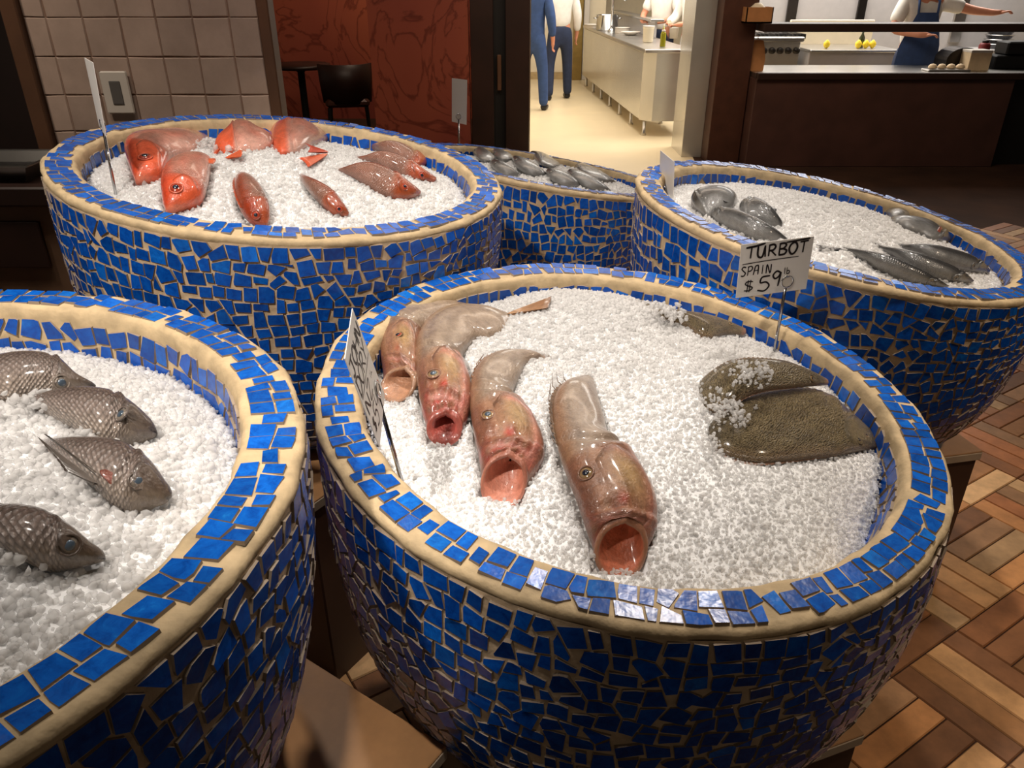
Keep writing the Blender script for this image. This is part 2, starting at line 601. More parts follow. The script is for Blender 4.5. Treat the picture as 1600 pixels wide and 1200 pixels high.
def left_station():
    # dark recess with a serving counter left of the tiled wall
    tag(MB().box(-6, -1.2, 3.55, 3.7, 0, 3.4).build('wall_back', simple('dark_wall', rgb(34, 20, 15), 0.6)), kind='structure')
    x1 = at_y(150, 300, 2.7)[0] + 0.1
    zt = at_y(40, 282, 2.42)[2]
    st = thing('service_counter', 'brown serving counter in the dark corner below the tiled wall post', 'counter', (0, 0, 0))
    xr = WXL + 0.42
    xa = -3.4
    MB().box(xa, xr, 2.36, 2.74, 0.0, zt - 0.06, 0.004).build('body', simple('counter_front', rgb(104, 78, 58), 0.55, var=0.15), st)
    MB().box(xa, xr + 0.02, 2.33, 2.74, zt - 0.06, zt, 0.006).build('worktop', M['dark_wood'], st)
    for i in range(3):
        x = xr - 0.30 - i * 0.62
        d = MB().box(x - 0.56, x, 2.345, 2.36, zt - 0.26, zt - 0.11, 0.003).build('drawer', M['dark_wood'], st)
        MB().tube([(x - 0.36, 2.325, zt - 0.185), (x - 0.2, 2.325, zt - 0.185)], 0.006, 8).build('handle', M['dark_metal'], d)
    tr = thing('steel_tray', 'stainless steel tray on the dark serving counter', 'tray', (at_y(54, 266, 2.42)[0] - 0.36, 2.5, zt))
    m = MB()
    L, W, H = 0.36, 0.12, 0.055
    prof = [(L - 0.03, W - 0.03, 0.0), (L, W, H), (L + 0.012, W + 0.012, H), (L + 0.012, W + 0.012, H - 0.004), (L - 0.004, W - 0.004, H - 0.004), (L - 0.035, W - 0.035, 0.004)]
    for (a, b, z) in prof:
        m.v += [(-a, -b, z), (a, -b, z), (a, b, z), (-a, b, z)]
    for r in range(len(prof) - 1):
        for k in range(4):
            m.f.append((r * 4 + k, r * 4 + (k + 1) % 4, r * 4 + 4 + (k + 1) % 4, r * 4 + 4 + k))
    m.f += [(3, 2, 1, 0), (20, 21, 22, 23)]
    m.build('pan', M['steel'], tr)
    MB().box(-L + 0.05, L - 0.05, -0.06, 0.06, 0.004, 0.03, 0.008).build('insert', M['dark_metal'], tr)


left_station()


def red_room():
    # reddish marbled wall far behind, with the table and chair reflected in it
    t = NT('red_marbled_panel')
    co = t.n('ShaderNodeTexCoord')
    mp = t.n('ShaderNodeMapping')
    mp.inputs['Scale'].default_value = (1.0, 1.0, 0.6)
    t.l(co.outputs['Object'], mp.inputs[0])
    n1 = t.n('ShaderNodeTexNoise', i_Scale=1.6, i_Detail=5.0, i_Distortion=2.2)
    t.l(mp.outputs[0], n1.inputs['Vector'])
    vein = t.ramp(n1.outputs[0], [(0.0, (1, 1, 1)), (0.455, (1, 1, 1)), (0.485, (0.52, 0.42, 0.42)), (0.515, (1, 1, 1)), (1.0, (1, 1, 1))])
    n2 = t.n('ShaderNodeTexNoise', i_Scale=0.7, i_Detail=2.0)
    t.l(mp.outputs[0], n2.inputs['Vector'])
    base = t.ramp(n2.outputs[0], [(0.35, rgb(132, 62, 50)), (0.65, rgb(160, 84, 58))])
    t.l(t.mix(1.0, base, vein, 'MULTIPLY'), t.b.inputs['Base Color'])
    t.set(Roughness=0.4)
    w = MB().box(-7, -0.42, 10.45, 10.6, 0, 3.4).build('wall_red', t.m)
    tag(w, kind='structure')
    xq = at_y(588, 200, 8.12)[0]
    tag(MB().box(xq, -0.42, 8.12, 8.24, 0, 3.4).build('wall_partition', t.m), kind='structure')
    # reflected table and chair, built as solid furniture
    tx, ty = at_y(470, 110, 9.35)[0], 9.35
    tb = thing('reflected_table', 'reflection of a dark round pedestal table in the red wall', 'table', (tx, ty, 0))
    MB().lathe([(0.0, 0.72), (0.31, 0.72), (0.335, 0.735), (0.335, 0.755), (0.325, 0.765), (0, 0.765)], n=32, cap=False).build('tabletop', M['dark_wood'], tb, True)
    MB().lathe([(0.045, 0.03), (0.04, 0.1), (0.04, 0.68), (0.09, 0.72)], n=16).build('column', M['black'], tb, True)
    MB().lathe([(0, 0), (0.25, 0.0), (0.25, 0.015), (0.2, 0.03), (0.05, 0.06), (0, 0.06)], n=28, cap=False).build('base', M['black'], tb, True)
    ch = thing('reflected_chair', 'reflection of a dark brown low-backed chair beside the round table', 'chair', (at_y(541, 130, 9.1)[0], 9.1, 0), math.radians(10))
    MB().box(-0.24, 0.24, -0.22, 0.24, 0.36, 0.45, 0.03).build('seat', simple('brown_leather', rgb(74, 40, 28), 0.45), ch)
    m = MB()
    n = 14
    for z, ro, ri in ((0.40, 0.27, 0.225), (0.62, 0.29, 0.25), (0.80, 0.30, 0.27)):
        for r in (ro, ri):
            for k in range(n + 1):
                a = math.radians(-10 - 160 * k / n)
                m.v.append((r * math.cos(a), r * math.sin(a) * 0.95, z - (0.0 if r == ro else 0.0)))
    N = n + 1
    for lv in range(2):
        for k in range(n):
            o0, o1 = lv * 2 * N, (lv + 1) * 2 * N
            m.f.append((o0 + k, o0 + k + 1, o1 + k + 1, o1 + k))
            m.f.append((o0 + N + k, o1 + N + k, o1 + N + k + 1, o0 + N + k + 1))
        for k in (0, n):
            o0, o1 = lv * 2 * N, (lv + 1) * 2 * N
            q = (o0 + k, o1 + k, o1 + N + k, o0 + N + k)
            m.f.append(q)
    for k in range(n):
        o0 = 4 * N
        m.f.append((o0 + k, o0 + k + 1, o0 + N + k + 1, o0 + N + k))
        m.f.append((k, N + k, N + k + 1, k + 1))
    m.build('backrest', M['dark_wood'], ch, True)
    for sx in (-1, 1):
        for sy in (-1, 1):
            MB().tube([(sx * 0.2, sy * 0.18, 0.36), (sx * 0.22, sy * 0.2, 0)], [0.022, 0.015], 8).build('leg', M['black'], ch)


red_room()


def doorway():
    Y = 8.1
    # dark brown door leaf and jamb left of the opening
    xa, xb, xc, xd = at_y(736, 110, Y)[0], at_y(771, 110, Y)[0], at_y(790, 110, Y)[0], at_y(827, 110, Y)[0]
    d1 = MB().box(xa, xb, Y, Y + 0.12, 0, 3.4, 0.004).build('trim_3', M['dark_wood'])
    tag(d1, kind='structure')
    g = MB().box(xb, xc, Y + 0.05, Y + 0.12, 0, 3.4).build('trim_4', M['black'])  # black strip standing in for the shaded gap beside the door
    tag(g, kind='structure')
    d = MB().box(xc, xd, Y - 0.01, Y + 0.16, 0, 3.4, 0.004).build('door_1', M['dark_wood'])
    tag(d, kind='structure')
    hx = at_y(780, 112, Y)[0]
    z0, z1 = at_y(780, 142, Y)[2], at_y(780, 86, Y)[2]
    MB().box(hx - 0.02, hx + 0.02, Y + 0.0, Y + 0.05, z0, z1, 0.006).build('door_handle', M['brown_wood'], d)
    MB().box(xd, xd + 0.012, Y - 0.012, Y + 0.16, 0, 3.4).build('edge_strip', M['steel'], d)
    # partition closing the wall between the red room and the kitchen
    tag(MB().box(-0.4, -0.3, Y + 0.16, 17, 0, 3.4).build('wall_kitchen_left', M['cream_wall']), kind='structure')
    # steel jamb and brown post right of the opening
    j0, j1 = at_y(1074, 130, Y)[0], at_y(1106, 130, Y)[0]
    tag(MB().box(j0, j1, Y - 0.05, Y + 0.5, 0, 3.4, 0.004).build('column_steel', M['steel_soft']), kind='structure')
    p1 = at_y(1156, 130, Y)[0]
    tag(MB().box(j1, p1, Y - 0.3, Y + 0.5, 0, 3.4, 0.004).build('column_brown', simple('post_wood', rgb(74, 44, 32), 0.4, var=0.15)), kind='structure')
    # kitchen back walls
    tag(MB().box(xd - 0.1, 9, 16.2, 16.4, 0, 3.4).build('wall_kitchen_back', M['cream_wall']), kind='structure')
    tag(MB().box(8.6, 8.8, 7.6, 16.4, 0, 3.4).build('wall_kitchen_right', M['cream_wall']), kind='structure')
    bb = MB().box(xd, 2.2, 14.7, 14.76, 0, 0.12).build('baseboard_kitchen', simple('tan_base', rgb(176, 152, 110), 0.5))
    tag(bb, kind='structure')
    tag(MB().box(xd - 0.1, 1.62, 14.76, 14.9, 0, 3.4).build('wall_kitchen_end', M['cream_wall']), kind='structure')
    x = at_y(897, 60, 14.4)[0]
    tag(MB().box(x, x + 0.16, 14.55, 14.7, 0.0, 3.4, 0.01).build('trim_5', M['brass']), kind='structure')
    tag(MB().box(x + 0.17, x + 0.27, 14.6, 14.7, 0.0, 3.4, 0.01).build('trim_6', M['white_plastic']), kind='structure')
    return p1


PX1 = doorway()


def kitchen_counter():
    # long stainless counter on short legs, running away into the kitchen
    A = at_z(1000, 214, 0.0)[:2]
    B = at_z(909, 134, 0.0)[:2]
    top = 0.93
    D = B - A
    L = np.linalg.norm(D)
    d = D / L
    nrm = np.array([d[1], -d[0]])
    ct = thing('steel_counter', 'long stainless steel kitchen counter on short legs beyond the doorway', 'counter', (A[0], A[1], 0), math.atan2(d[1], d[0]))
    # local x runs along the counter, local -y is to the right
    W = 0.5
    MB().box(0.12, L, -W, 0.0, 0.17, top - 0.04, 0.01).build('body', M['steel_soft'], ct)
    m = MB()
    v = [(0.12, 0.0, 0.17), (0.0, -0.12, 0.17), (0.0, -W, 0.17), (0.12, -W, 0.17)]
    v2 = [(a, b, top - 0.04) for a, b, _ in v]
    m.add(v + v2, [(3, 2, 1, 0), (4, 5, 6, 7), (0, 1, 5, 4), (1, 2, 6, 5), (2, 3, 7, 6), (3, 0, 4, 7)])
    m.build('corner_panel', M['steel_soft'], ct)
    MB().box(-0.02, L, -W - 0.02, 0.02, top - 0.04, top, 0.006).build('worktop', M['steel'], ct)
    for i in range(7):
        x = 0.1 + i * (L - 0.2) / 6
        for y in (-0.06, -W + 0.06):
            MB().lathe([(0.022, 0.17), (0.022, 0.03), (0.034, 0.0)], (x, y, 0), 12).build('leg', M['steel'], ct, True)
    # raised steel back shelf behind the counter
    sh = thing('steel_hood', 'raised stainless shelf along the back edge of the steel counter', 'shelf', (A[0], A[1], 0), math.atan2(d[1], d[0]))
    MB().box(1.7, L - 0.1, -W + 0.0, -W + 0.03, top, 1.12, 0.004).build('back_panel', M['grey_panel'], sh)
    MB().box(1.65, L - 0.05, -W - 0.08, -W + 0.1, 1.12, 1.15, 0.006).build('top', M['steel'], sh)
    loc = lambda px, py, zz: at_z(px, py, zz)
    # things standing on it
    p = loc(1012, 66, top)
    c = thing('paper_roll_tub', 'cream round tub on the front end of the steel counter', 'tub', (p[0], p[1], top))
    MB().lathe([(0.05, 0), (0.062, 0.01), (0.066, 0.15), (0.07, 0.155), (0.07, 0.17), (0.0, 0.17)], n=20).build('tub', M['cream_wall'], c, True)
    MB().lathe([(0.072, 0.168), (0.072, 0.182), (0.0, 0.186)], n=20).build('lid', M['white_plastic'], c, True)
    p = loc(1035, 73, top)
    c = thing('oil_bottle', 'clear squeeze bottle of green oil beside the cream tub', 'bottle', (p[0], p[1], top))
    MB().lathe([(0.03, 0), (0.032, 0.01), (0.032, 0.13), (0.02, 0.16), (0.012, 0.17), (0.006, 0.22), (0.0, 0.22)], n=16).build('body', M['oil'], c, True)
    MB().lathe([(0.022, 0.158), (0.022, 0.172), (0.008, 0.18), (0.005, 0.23), (0, 0.23)], n=14).build('nozzle', M['white_plastic'], c, True)
    for k, (px, py, nm) in enumerate(((985, 55, 'white bowl'), (955, 50, 'steel'), (1052, 60, 'cup'))):
        p = loc(px, py, top)
        if nm == 'white bowl':
            c = thing('white_dish', 'low white dish in the middle of the steel counter', 'dish', (p[0], p[1], top))
            MB().lathe([(0.06, 0), (0.13, 0.04), (0.135, 0.045), (0.125, 0.045), (0.06, 0.01), (0, 0.01)], n=24).build('dish', M['white_plastic'], c, True)
        elif nm == 'cup':
            c = thing('white_cup', 'white container at the right end of the steel counter', 'container', (p[0], p[1], top))
            MB().lathe([(0.05, 0), (0.06, 0.12), (0.064, 0.125), (0.055, 0.125), (0.046, 0.01), (0, 0.01)], n=20).build('cup', M['white_plastic'], c, True)
        else:
            c = thing('mixing_faucet', 'chrome gooseneck faucet over the steel counter', 'faucet', (p[0], p[1], top))
            MB().tube([(0, 0, 0), (0, 0, 0.42), (0.03, 0, 0.5), (0.1, 0, 0.52), (0.16, 0, 0.48), (0.17, 0, 0.4)], 0.018, 10).build('spout', M['chrome'], c, True)
            MB().lathe([(0.05, 0), (0.05, 0.02), (0.025, 0.05)], n=16).build('base', M['chrome'], c, True)
    # pots and glass jars further back
    for k, (px, py, r, h, mt) in enumerate(((948, 47, 0.16, 0.20, 'chrome'), (972, 52, 0.10, 0.07, 'white_plastic'), (927, 44, 0.14, 0.05, 'white_plastic'))):
        p = loc(px, py, top)
        lb = ['tall steel pot at the back of the counter below the faucet', 'small white bowl beside the tall steel pot', 'flat white tray at the far end of the steel counter'][k]
        c = thing(['stock_pot', 'white_bowl', 'white_tray'][k], lb, ['pot', 'bowl', 'tray'][k], (p[0], p[1], top))
        MB().lathe([(r * 0.95, 0), (r, 0.01), (r, h), (r + 0.01, h + 0.005), (r - 0.006, h + 0.005), (r - 0.01, 0.012), (0, 0.012)], n=24).build(['pot', 'bowl', 'tray'][k], M[mt], c, True)
        if k == 0:
            for sx in (-1, 1):
                MB().tube([(sx * r, -0.04, h * 0.8), (sx * (r + 0.04), -0.03, h * 0.8), (sx * (r + 0.04), 0.03, h * 0.8), (sx * r, 0.04, h * 0.8)], 0.008, 8).build('handle', M['chrome'], c, True)


kitchen_counter()


def pass_counter():
    Y = 7.6
    zl = at_y(1300, 114, Y)[2]
    zs0, zs1 = at_y(1300, 50, Y)[2], at_y(1300, 37, Y)[2]
    x0, x1 = PX1 + .01, at_y(1566, 200, Y)[0]
    c = thing('pass_counter', 'long dark wood pass counter at the open kitchen', 'counter', (0, 0, 0))
    MB().box(x0, x1, Y, Y + 0.5, 0.0, zl - 0.05, 0.006).build('front_panel', simple('pass_front', rgb(78, 50, 42), 0.5, var=0.2, scale=4), c)
    MB().box(x0, x1 + 0.9, Y - 0.03, Y + 0.04, zl - 0.06, zl, 0.006).build('front_ledge', M['dark_wood'], c)
    MB().box(x0, x1 + 0.9, Y + 0.04, Y + 0.75, zl - 0.05, zl - 0.005, 0.004).build('worktop', M['steel'], c)
    MB().box(x0, x1 + 0.9, Y - 0.02, Y + 0.28, zs0, zs1, 0.006).build('upper_shelf', simple('shelf_wood', rgb(46, 27, 21), 0.45, var=0.15), c)
    for x in (x1 + 0.5, x1 + 0.8):
        MB().box(x - 0.02, x + 0.02, Y + 0.1, Y + 0.16, zl - 0.01, zs0, 0.003).build('shelf_post', M['dark_metal'], c)
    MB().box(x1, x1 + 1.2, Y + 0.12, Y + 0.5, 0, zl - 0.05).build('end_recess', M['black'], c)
    tag(MB().box(x1 + 1.2, 8.8, Y, Y + 0.5, 0, 3.4).build('wall_right', M['dark_wood']), kind='structure')
    zt = zl - 0.005
    # kitchen wall panels behind the pass
    yb = 10.6
    tag(MB().box(2.75, 8.6, yb, yb + 0.1, 0, 3.4).build('wall_pass_back', M['grey_panel']), kind='structure')
    for k, (px, w) in enumerate(((1236, 0.12), (1344, 0.1), (1500, 0.14))):
        x = at_y(px, 20, yb)[0]
        tag(MB().box(x - w / 2, x + w / 2, yb - 0.04, yb, 0.9, 3.4, 0.004).build('trim_%d' % (7 + k), M['dark_metal'] if k != 2 else M['steel']), kind='structure')
    # range with knobs
    xr0, xr1 = at_y(1166, 80, 9.4)[0], at_y(1240, 80, 9.4)[0]
    rg = thing('steel_range', 'stainless steel cooking range with control knobs behind the pass', 'range', (0, 0, 0))
    zr = at_y(1200, 62, 9.2)[2]
    MB().box(xr0 - 0.2, xr1, 9.2, 10.0, 0.12, zr, 0.01).build('body', M['steel_soft'], rg)
    MB().box(xr0 - 0.22, xr1 + 0.02, 9.15, 9.25, zr - 0.02, zr + 0.03, 0.01).build('front_rail', M['steel'], rg)
    for i in range(6):
        x = xr0 + (i + 0.5) * (xr1 - xr0) / 6
        m = MB().tube([(x, 9.2, zr - 0.11), (x, 9.15, zr - 0.11)], [0.035, 0.03], 14)
        m.build('knob', M['dark_metal'], rg, True)
    for sx in (xr0 - 0.15, xr1 - 0.06):
        for sy in (9.27, 9.93):
            MB().tube([(sx, sy, 0), (sx, sy, 0.12)], 0.025, 10).build('leg', M['steel'], rg)
    for i in range(3):
        x = xr0 + 0.06 + i * 0.2
        g = MB()
        for k in range(4):
            g.box(x + k * 0.045, x + k * 0.045 + 0.014, 9.3, 9.7, zr + 0.0, zr + 0.05)
        g.build('grate', M['dark_metal'], rg)
    # prep station with tray of lemons
    xp0, xp1 = at_y(1243, 80, 9.3)[0] + 0.07, at_y(1388, 80, 9.3)[0]
    pr = thing('prep_station', 'pale steel prep table with a raised tray behind the pass', 'table', (0, 0, 0))
    zp = at_y(1320, 82, 9.0)[2]
    MB().box(xp0, xp1, 9.05, 9.8, 0.12, zp, 0.008).build('body', M['grey_panel'], pr)
    MB().box(xp0 - 0.01, xp1 + 0.01, 9.0, 9.82, zp, zp + 0.025, 0.005).build('top', M['steel'], pr)
    MB().box(xp0, xp1, 9.8, 9.86, zp, zp + 0.28, 0.005).build('splashback', M['cream_wall'], pr)
    for sx in (xp0 + 0.04, xp1 - 0.04):
        for sy in (9.1, 9.75):
            MB().tube([(sx, sy, 0), (sx, sy, 0.12)], 0.025, 10).build('leg', M['steel'], pr)
    lem = MB().lathe([(0.0, 0), (0.012, 0.003), (0.03, 0.02), (0.036, 0.042), (0.03, 0.064), (0.014, 0.08), (0.01, 0.088), (0, 0.09)], n=14, cap=False)
    spots = [(1291, 74, 'lemon standing alone on the steel prep table'), (1340, 76, 'lemon at the left of the small pile beside the green bottle'),
             (1352, 75, 'lemon in the middle of the small pile on the prep table'), (1362, 77, 'lemon at the right of the small pile near the cook')]
    src = None
    for px, py, lb in spots:
        q = at_y(px, py, 9.18)
        o = lem.build('lemon', M['lemon'], None, True) if src is None else bpy.data.objects.new('lemon', src.data)
        if src is None:
            src = o
        else:
            COL.objects.link(o)
        o.location = (q[0], 9.18, zp + 0.025)
        tag(o, lb, 'lemon', 'lemons on the prep table')
    q = at_y(1345, 70, 9.3)
    bt = thing('dark_bottle', 'slim dark green bottle behind the pile of lemons', 'bottle', (q[0], 9.3, zp + 0.025))
    MB().lathe([(0.028, 0), (0.03, 0.01), (0.03, 0.1), (0.012, 0.14), (0.012, 0.19), (0, 0.19)], n=14).build('body', simple('dark_glass', rgb(52, 58, 34), 0.1), bt, True)
    MB().lathe([(0.014, 0.186), (0.014, 0.205), (0, 0.205)], n=12).build('cap', M['dark_metal'], bt, True)
    # on the pass: bag, dark bin, cream box, tray, black machine, bowl on shelf

    def lump(name, label, cat, px, py, y, z, w, d, h, mat, group=None):
        x = at_y(px, py, y)[0]
        o = thing(name, label, cat, (x, y, z), 0, group)
        return o, x
    o, x = lump('paper_bag', 'brown paper bag at the left end of the pass worktop', 'bag', 1172, 100, 7.9, zt, 0, 0, 0, None)
    m = MB()
    for (w, d, z) in ((0.11, 0.07, 0.0), (0.115, 0.075, 0.1), (0.1, 0.06, 0.2), (0.085, 0.045, 0.26)):
        m.v += [(-w, -d, z), (w, -d, z), (w, d, z), (-w, d, z)]
    for r in range(3):
        for k in range(4):
            m.f.append((r * 4 + k, r * 4 + (k + 1) % 4, r * 4 + 4 + (k + 1) % 4, r * 4 + 4 + k))
    m.f += [(3, 2, 1, 0)]
    m.build('bag', M['parcel'], o)
    MB().tube([(-0.03, -0.045, 0.25), (-0.03, -0.045, 0.3), (0.03, -0.045, 0.3), (0.03, -0.045, 0.25)], 0.005, 6).build('handle', M['parcel'], o)
    zs = zs1
    o, x = lump('wooden_box', 'open brown box on the upper shelf beside the post', 'box', 1182, 28, 7.75, zs, 0, 0, 0, None)
    m = MB()
    m.box(-0.12, 0.12, -0.09, 0.09, 0, 0.012).box(-0.12, 0.12, -0.09, -0.08, 0, 0.13).box(-0.12, 0.12, 0.08, 0.09, 0, 0.13).box(-0.12, -0.11, -0.09, 0.09, 0, 0.13).box(0.11, 0.12, -0.09, 0.09, 0, 0.13)
    m.build('box', M['parcel'], o)
    MB().lathe([(0.0, 0.01), (0.08, 0.02), (0.075, 0.12), (0.03, 0.16), (0, 0.165)], n=14, cap=False).build('contents', M['cream_wall'], o, True)
    o, x = lump('dough_bin', 'dark round-topped bin on the pass right of the cook', 'bin', 1496, 95, 8.1, zt, 0, 0, 0, None)
    m = MB()
    n = 12
    for y in (-0.12, 0.12):
        m.v += [(-0.17, y, 0), (0.17, y, 0)] + [(0.17 * math.cos(PI * k / n), y, 0.08 + 0.11 * math.sin(PI * k / n)) for k in range(n + 1)]
    k0 = n + 3
    m.f += [tuple(range(k0 - 1, -1, -1)) if False else tuple([0] + list(range(k0 - 1, 0, -1))), tuple([k0 + 0, k0 + 1] + list(range(k0 + 2, 2 * k0)))]
    for k in range(k0):
        m.f.append((k, (k + 1) % k0, (k + 1) % k0 + k0, k + k0)) if k > 0 else m.f.append((0, 1, k0 + 1, k0))
    m.build('bin', M['dark_metal'], o)
    MB().box(-0.03, 0.03, -0.14, -0.12, 0.05, 0.07, 0.004).build('handle', M['steel'], o)
    o, x = lump('cream_box', 'cream cardboard box on the pass beside the dark bin', 'box', 1522, 100, 7.9, zt, 0, 0, 0, None)
    MB().box(-0.1, 0.1, -0.09, 0.09, 0, 0.17, 0.004).build('box', simple('cream_card', rgb(206, 182, 146), 0.7), o)
    MB().box(-0.102, 0.102, -0.092, 0.092, 0.155, 0.18, 0.004).build('lid', M['white_plastic'], o)
    o, x = lump('bread_tray', 'low tray of pale rolls at the front edge of the pass', 'tray', 1478, 108, 7.8, zt, 0, 0, 0, None)
    MB().box(-0.2, 0.2, -0.08, 0.08, 0, 0.02, 0.006).build('tray', M['steel'], o)
    for k in range(4):
        MB().lathe([(0, 0), (0.036, 0.006), (0.04, 0.02), (0.025, 0.04), (0, 0.046)], (-0.13 + k * 0.087, 0.0, 0.02), 12, False).build('roll', simple('bread', rgb(220, 196, 160), 0.7), o, True)
    o, x = lump('black_machine', 'black boxy machine at the dark right end of the pass', 'machine', 1580, 90, 8.1, zt, 0, 0, 0, None)
    MB().box(-0.22, 0.22, -0.12, 0.12, 0, 0.12, 0.01).build('base', M['black'], o)
    MB().box(-0.12, 0.22, -0.1, 0.12, 0.12, 0.24, 0.012).build('housing', M['black'], o)
    o, x = lump('steel_bowl_stack', 'tall stack of steel pans against the kitchen wall', 'pans', 1558, 70, 10.2, 0, 0, 0, 0, None)
    MB().box(-0.35, 0.35, -0.2, 0.2, 0, 0.86, 0.01).build('stand', M['grey_panel'], o)
    for k in range(5):
        MB().lathe([(0.12, 0), (0.16, 0.05), (0.165, 0.05), (0.165, 0.056), (0.15, 0.056), (0.11, 0.008), (0, 0.008)], (0.0, 0, 0.86 + k * 0.05), 20).build('pan', M['chrome'], o, True)
    o, x = lump('red_canister', 'small red canister on the pass near the right end', 'canister', 1537, 78, 8.15, zt, 0, 0, 0, None)
    MB().lathe([(0.05, 0), (0.052, 0.01), (0.052, 0.2), (0.04, 0.22), (0, 0.22)], n=16).build('can', M['red'], o, True)
    MB().lathe([(0.03, 0.218), (0.03, 0.24), (0, 0.24)], n=14).build('cap', M['dark_metal'], o, True)


pass_counter()
# ------------------------------------------------------------------ mosaic bowls
R0 = 0.54
CAMDIR = np.array([0, 0, EYE])


# ice surface of each bowl: (edge height, mound, falloff power) over the rim plane, then bumps (pixel, radius, height)
ICE = {
    'A': ((-0.05, 0.055, 2.5), [(930, 480, 0.11, 0.03), (1120, 610, 0.06, 0.02), (1440, 780, 0.07, -0.07), (1400, 860, 0.05, -0.03), (1360, 640, 0.05, -0.015), (600, 560, 0.07, -0.01)]),
    'B': ((-0.075, 0.065, 2.5), [(100, 900, 0.15, 0.02)]),
    'C': ((-0.055, 0.055, 2.5), [(430, 250, 0.12, 0.02), (740, 310, 0.06, -0.015)]),
    'D': ((-0.05, 0.05, 2.5), []),
    'E': ((-0.055, 0.055, 2.5), [(1280, 330, 0.12, 0.02)]),
}


class Bowl:
    def __init__(s, key, c, n, ax, h, k, rb, seed):
        s.key, s.c = key, np.array(c) * 1.2 + np.array([0, 0, EYE])
        n = np.array([n[0], n[1], 1.0])
        s.n = n / np.linalg.norm(n)
        e = np.array([1.0, 0, 0])
        s.e1 = e - s.n * e.dot(s.n)
        s.e1 /= np.linalg.norm(s.e1)
        s.e2 = np.cross(s.n, s.e1)
        s.ax, s.h, s.k, s.rb = np.array([ax[0], ax[1], 1.0]), h, k, rb
        s.rng = np.random.default_rng(seed)
        s.fish_polys = []
        # arc-length table of the outer profile
        t = np.linspace(0, h, 400)
        r = s.prof(t)
        s.tab_t = t
        s.tab_s = np.r_[0, np.cumsum(np.hypot(np.diff(t), np.diff(r)))]

    def prof(s, t):
        return s.rb + (R0 - s.rb) * np.maximum(0, 1 - (np.asarray(t) / s.h) ** s.k) ** (1 / s.k)

    def rim_pt(s, th, r, z):
        th, r, z = np.broadcast_arrays(np.asarray(th, float), r, z)
        return s.c + (np.cos(th) * r)[..., None] * s.e1 + (np.sin(th) * r)[..., None] * s.e2 + z[..., None] * s.n

    def outer(s, th, t):
        th, t = np.broadcast_arrays(np.asarray(th, float), t)
        m = np.clip(t / 0.25, 0, 1)[..., None]
        n = s.n * (1 - m) + np.array([0, 0, 1.0]) * m
        n = n / np.linalg.norm(n, axis=-1, keepdims=True)
        e1 = np.array([1.0, 0, 0]) - n * n[..., :1]
        e1 /= np.linalg.norm(e1, axis=-1, keepdims=True)
        e2 = np.cross(n, e1)
        r = s.prof(t)[..., None]
        return s.c - s.ax * t[..., None] + np.cos(th)[..., None] * r * e1 + np.sin(th)[..., None] * r * e2

    def on(s, px, py, h=0.0):
        return at_plane(px, py, s.c + s.n * h, s.n)

    def uv(s, p):
        q = np.asarray(p) - s.c
        return np.stack([q @ s.e1, q @ s.e2], -1)

    def ice(s, q):
        """height of the ice over the rim plane at local (u, v)"""
        q = np.asarray(q, float)
        r = np.hypot(q[..., 0], q[..., 1]) / (R0 - 0.075)
        e, m, p = ICE[s.key][0]
        h = e + m * np.clip(1 - r ** p, 0, 1)
        for px, py, sg, amp in ICE[s.key][1]:
            c = s.uv(s.on(px, py, 0.0))
            d2 = ((q - c) ** 2).sum(-1)
            h = h + amp * np.exp(-d2 / (2 * sg * sg))
        return h

    def on_ice(s, px, py, off=0.0):
        h = 0.0
        for _ in range(8):
            p = s.on(px, py, h + off)
            h = 0.5 * h + 0.5 * float(s.ice(s.uv(p)))
        return s.on(px, py, h + off)

    def base_z(s):
        return s.c[2] - s.h


BOWLS = {
    'A': Bowl('A', (.171, 1.011, -.544), (.093, -.077), (0.015, 0.073), .59, 2.58, .236, 1),
    'B': Bowl('B', (-.65, .566, -.387), (.043, .012), (0.013, 0.0), .62, 2.45, .235, 2),
    'C': Bowl('C', (-.471, 1.647, -.352), (.122, -.031), (0.02, 0.01), .64, 2.6, .245, 3),
    'D': Bowl('D', (.119, 2.75, -.602), (.168, .095), (0.0, 0.0), .60, 2.6, .24, 4),
    'E': Bowl('E', (.730, 1.735, -.4913), (.165, -.027), (-0.019, 0.004), .58, 2.6, .246, 5),
}


def project(P):
    q = np.asarray(P) - EYEV
    x, d, z = q[..., 0], q[..., 1] * CP - q[..., 2] * SP, -q[..., 1] * SP - q[..., 2] * CP
    return 800 + FPX * x / d, 600 + FPX * z / d, d


def clip_poly(poly, nx, ny, d):
    out = []
    n = len(poly)
    for i in range(n):
        a, b = poly[i], poly[(i + 1) % n]
        da, db = a[0] * nx + a[1] * ny - d, b[0] * nx + b[1] * ny - d
        if da <= 0:
            out.append(a)
        if (da < 0 < db) or (db < 0 < da):
            t = da / (da - db)
            out.append((a[0] + (b[0] - a[0]) * t, a[1] + (b[1] - a[1]) * t))
    return out


def tidy(poly, tol):
    poly = list(poly)
    while len(poly) > 3:
        L = [math.hypot(poly[i][0] - poly[(i + 1) % len(poly)][0], poly[i][1] - poly[(i + 1) % len(poly)][1]) for i in range(len(poly))]
        k = min(range(len(L)), key=lambda i: L[i])
        if L[k] > tol:
            break
        j = (k + 1) % len(poly)
        mid = ((poly[k][0] + poly[j][0]) / 2, (poly[k][1] + poly[j][1]) / 2)
        poly[k] = mid
        poly.pop(j)
    return poly


def area2(p):
    return 0.5 * abs(sum(p[i][0] * p[(i + 1) % len(p)][1] - p[(i + 1) % len(p)][0] * p[i][1] for i in range(len(p))))


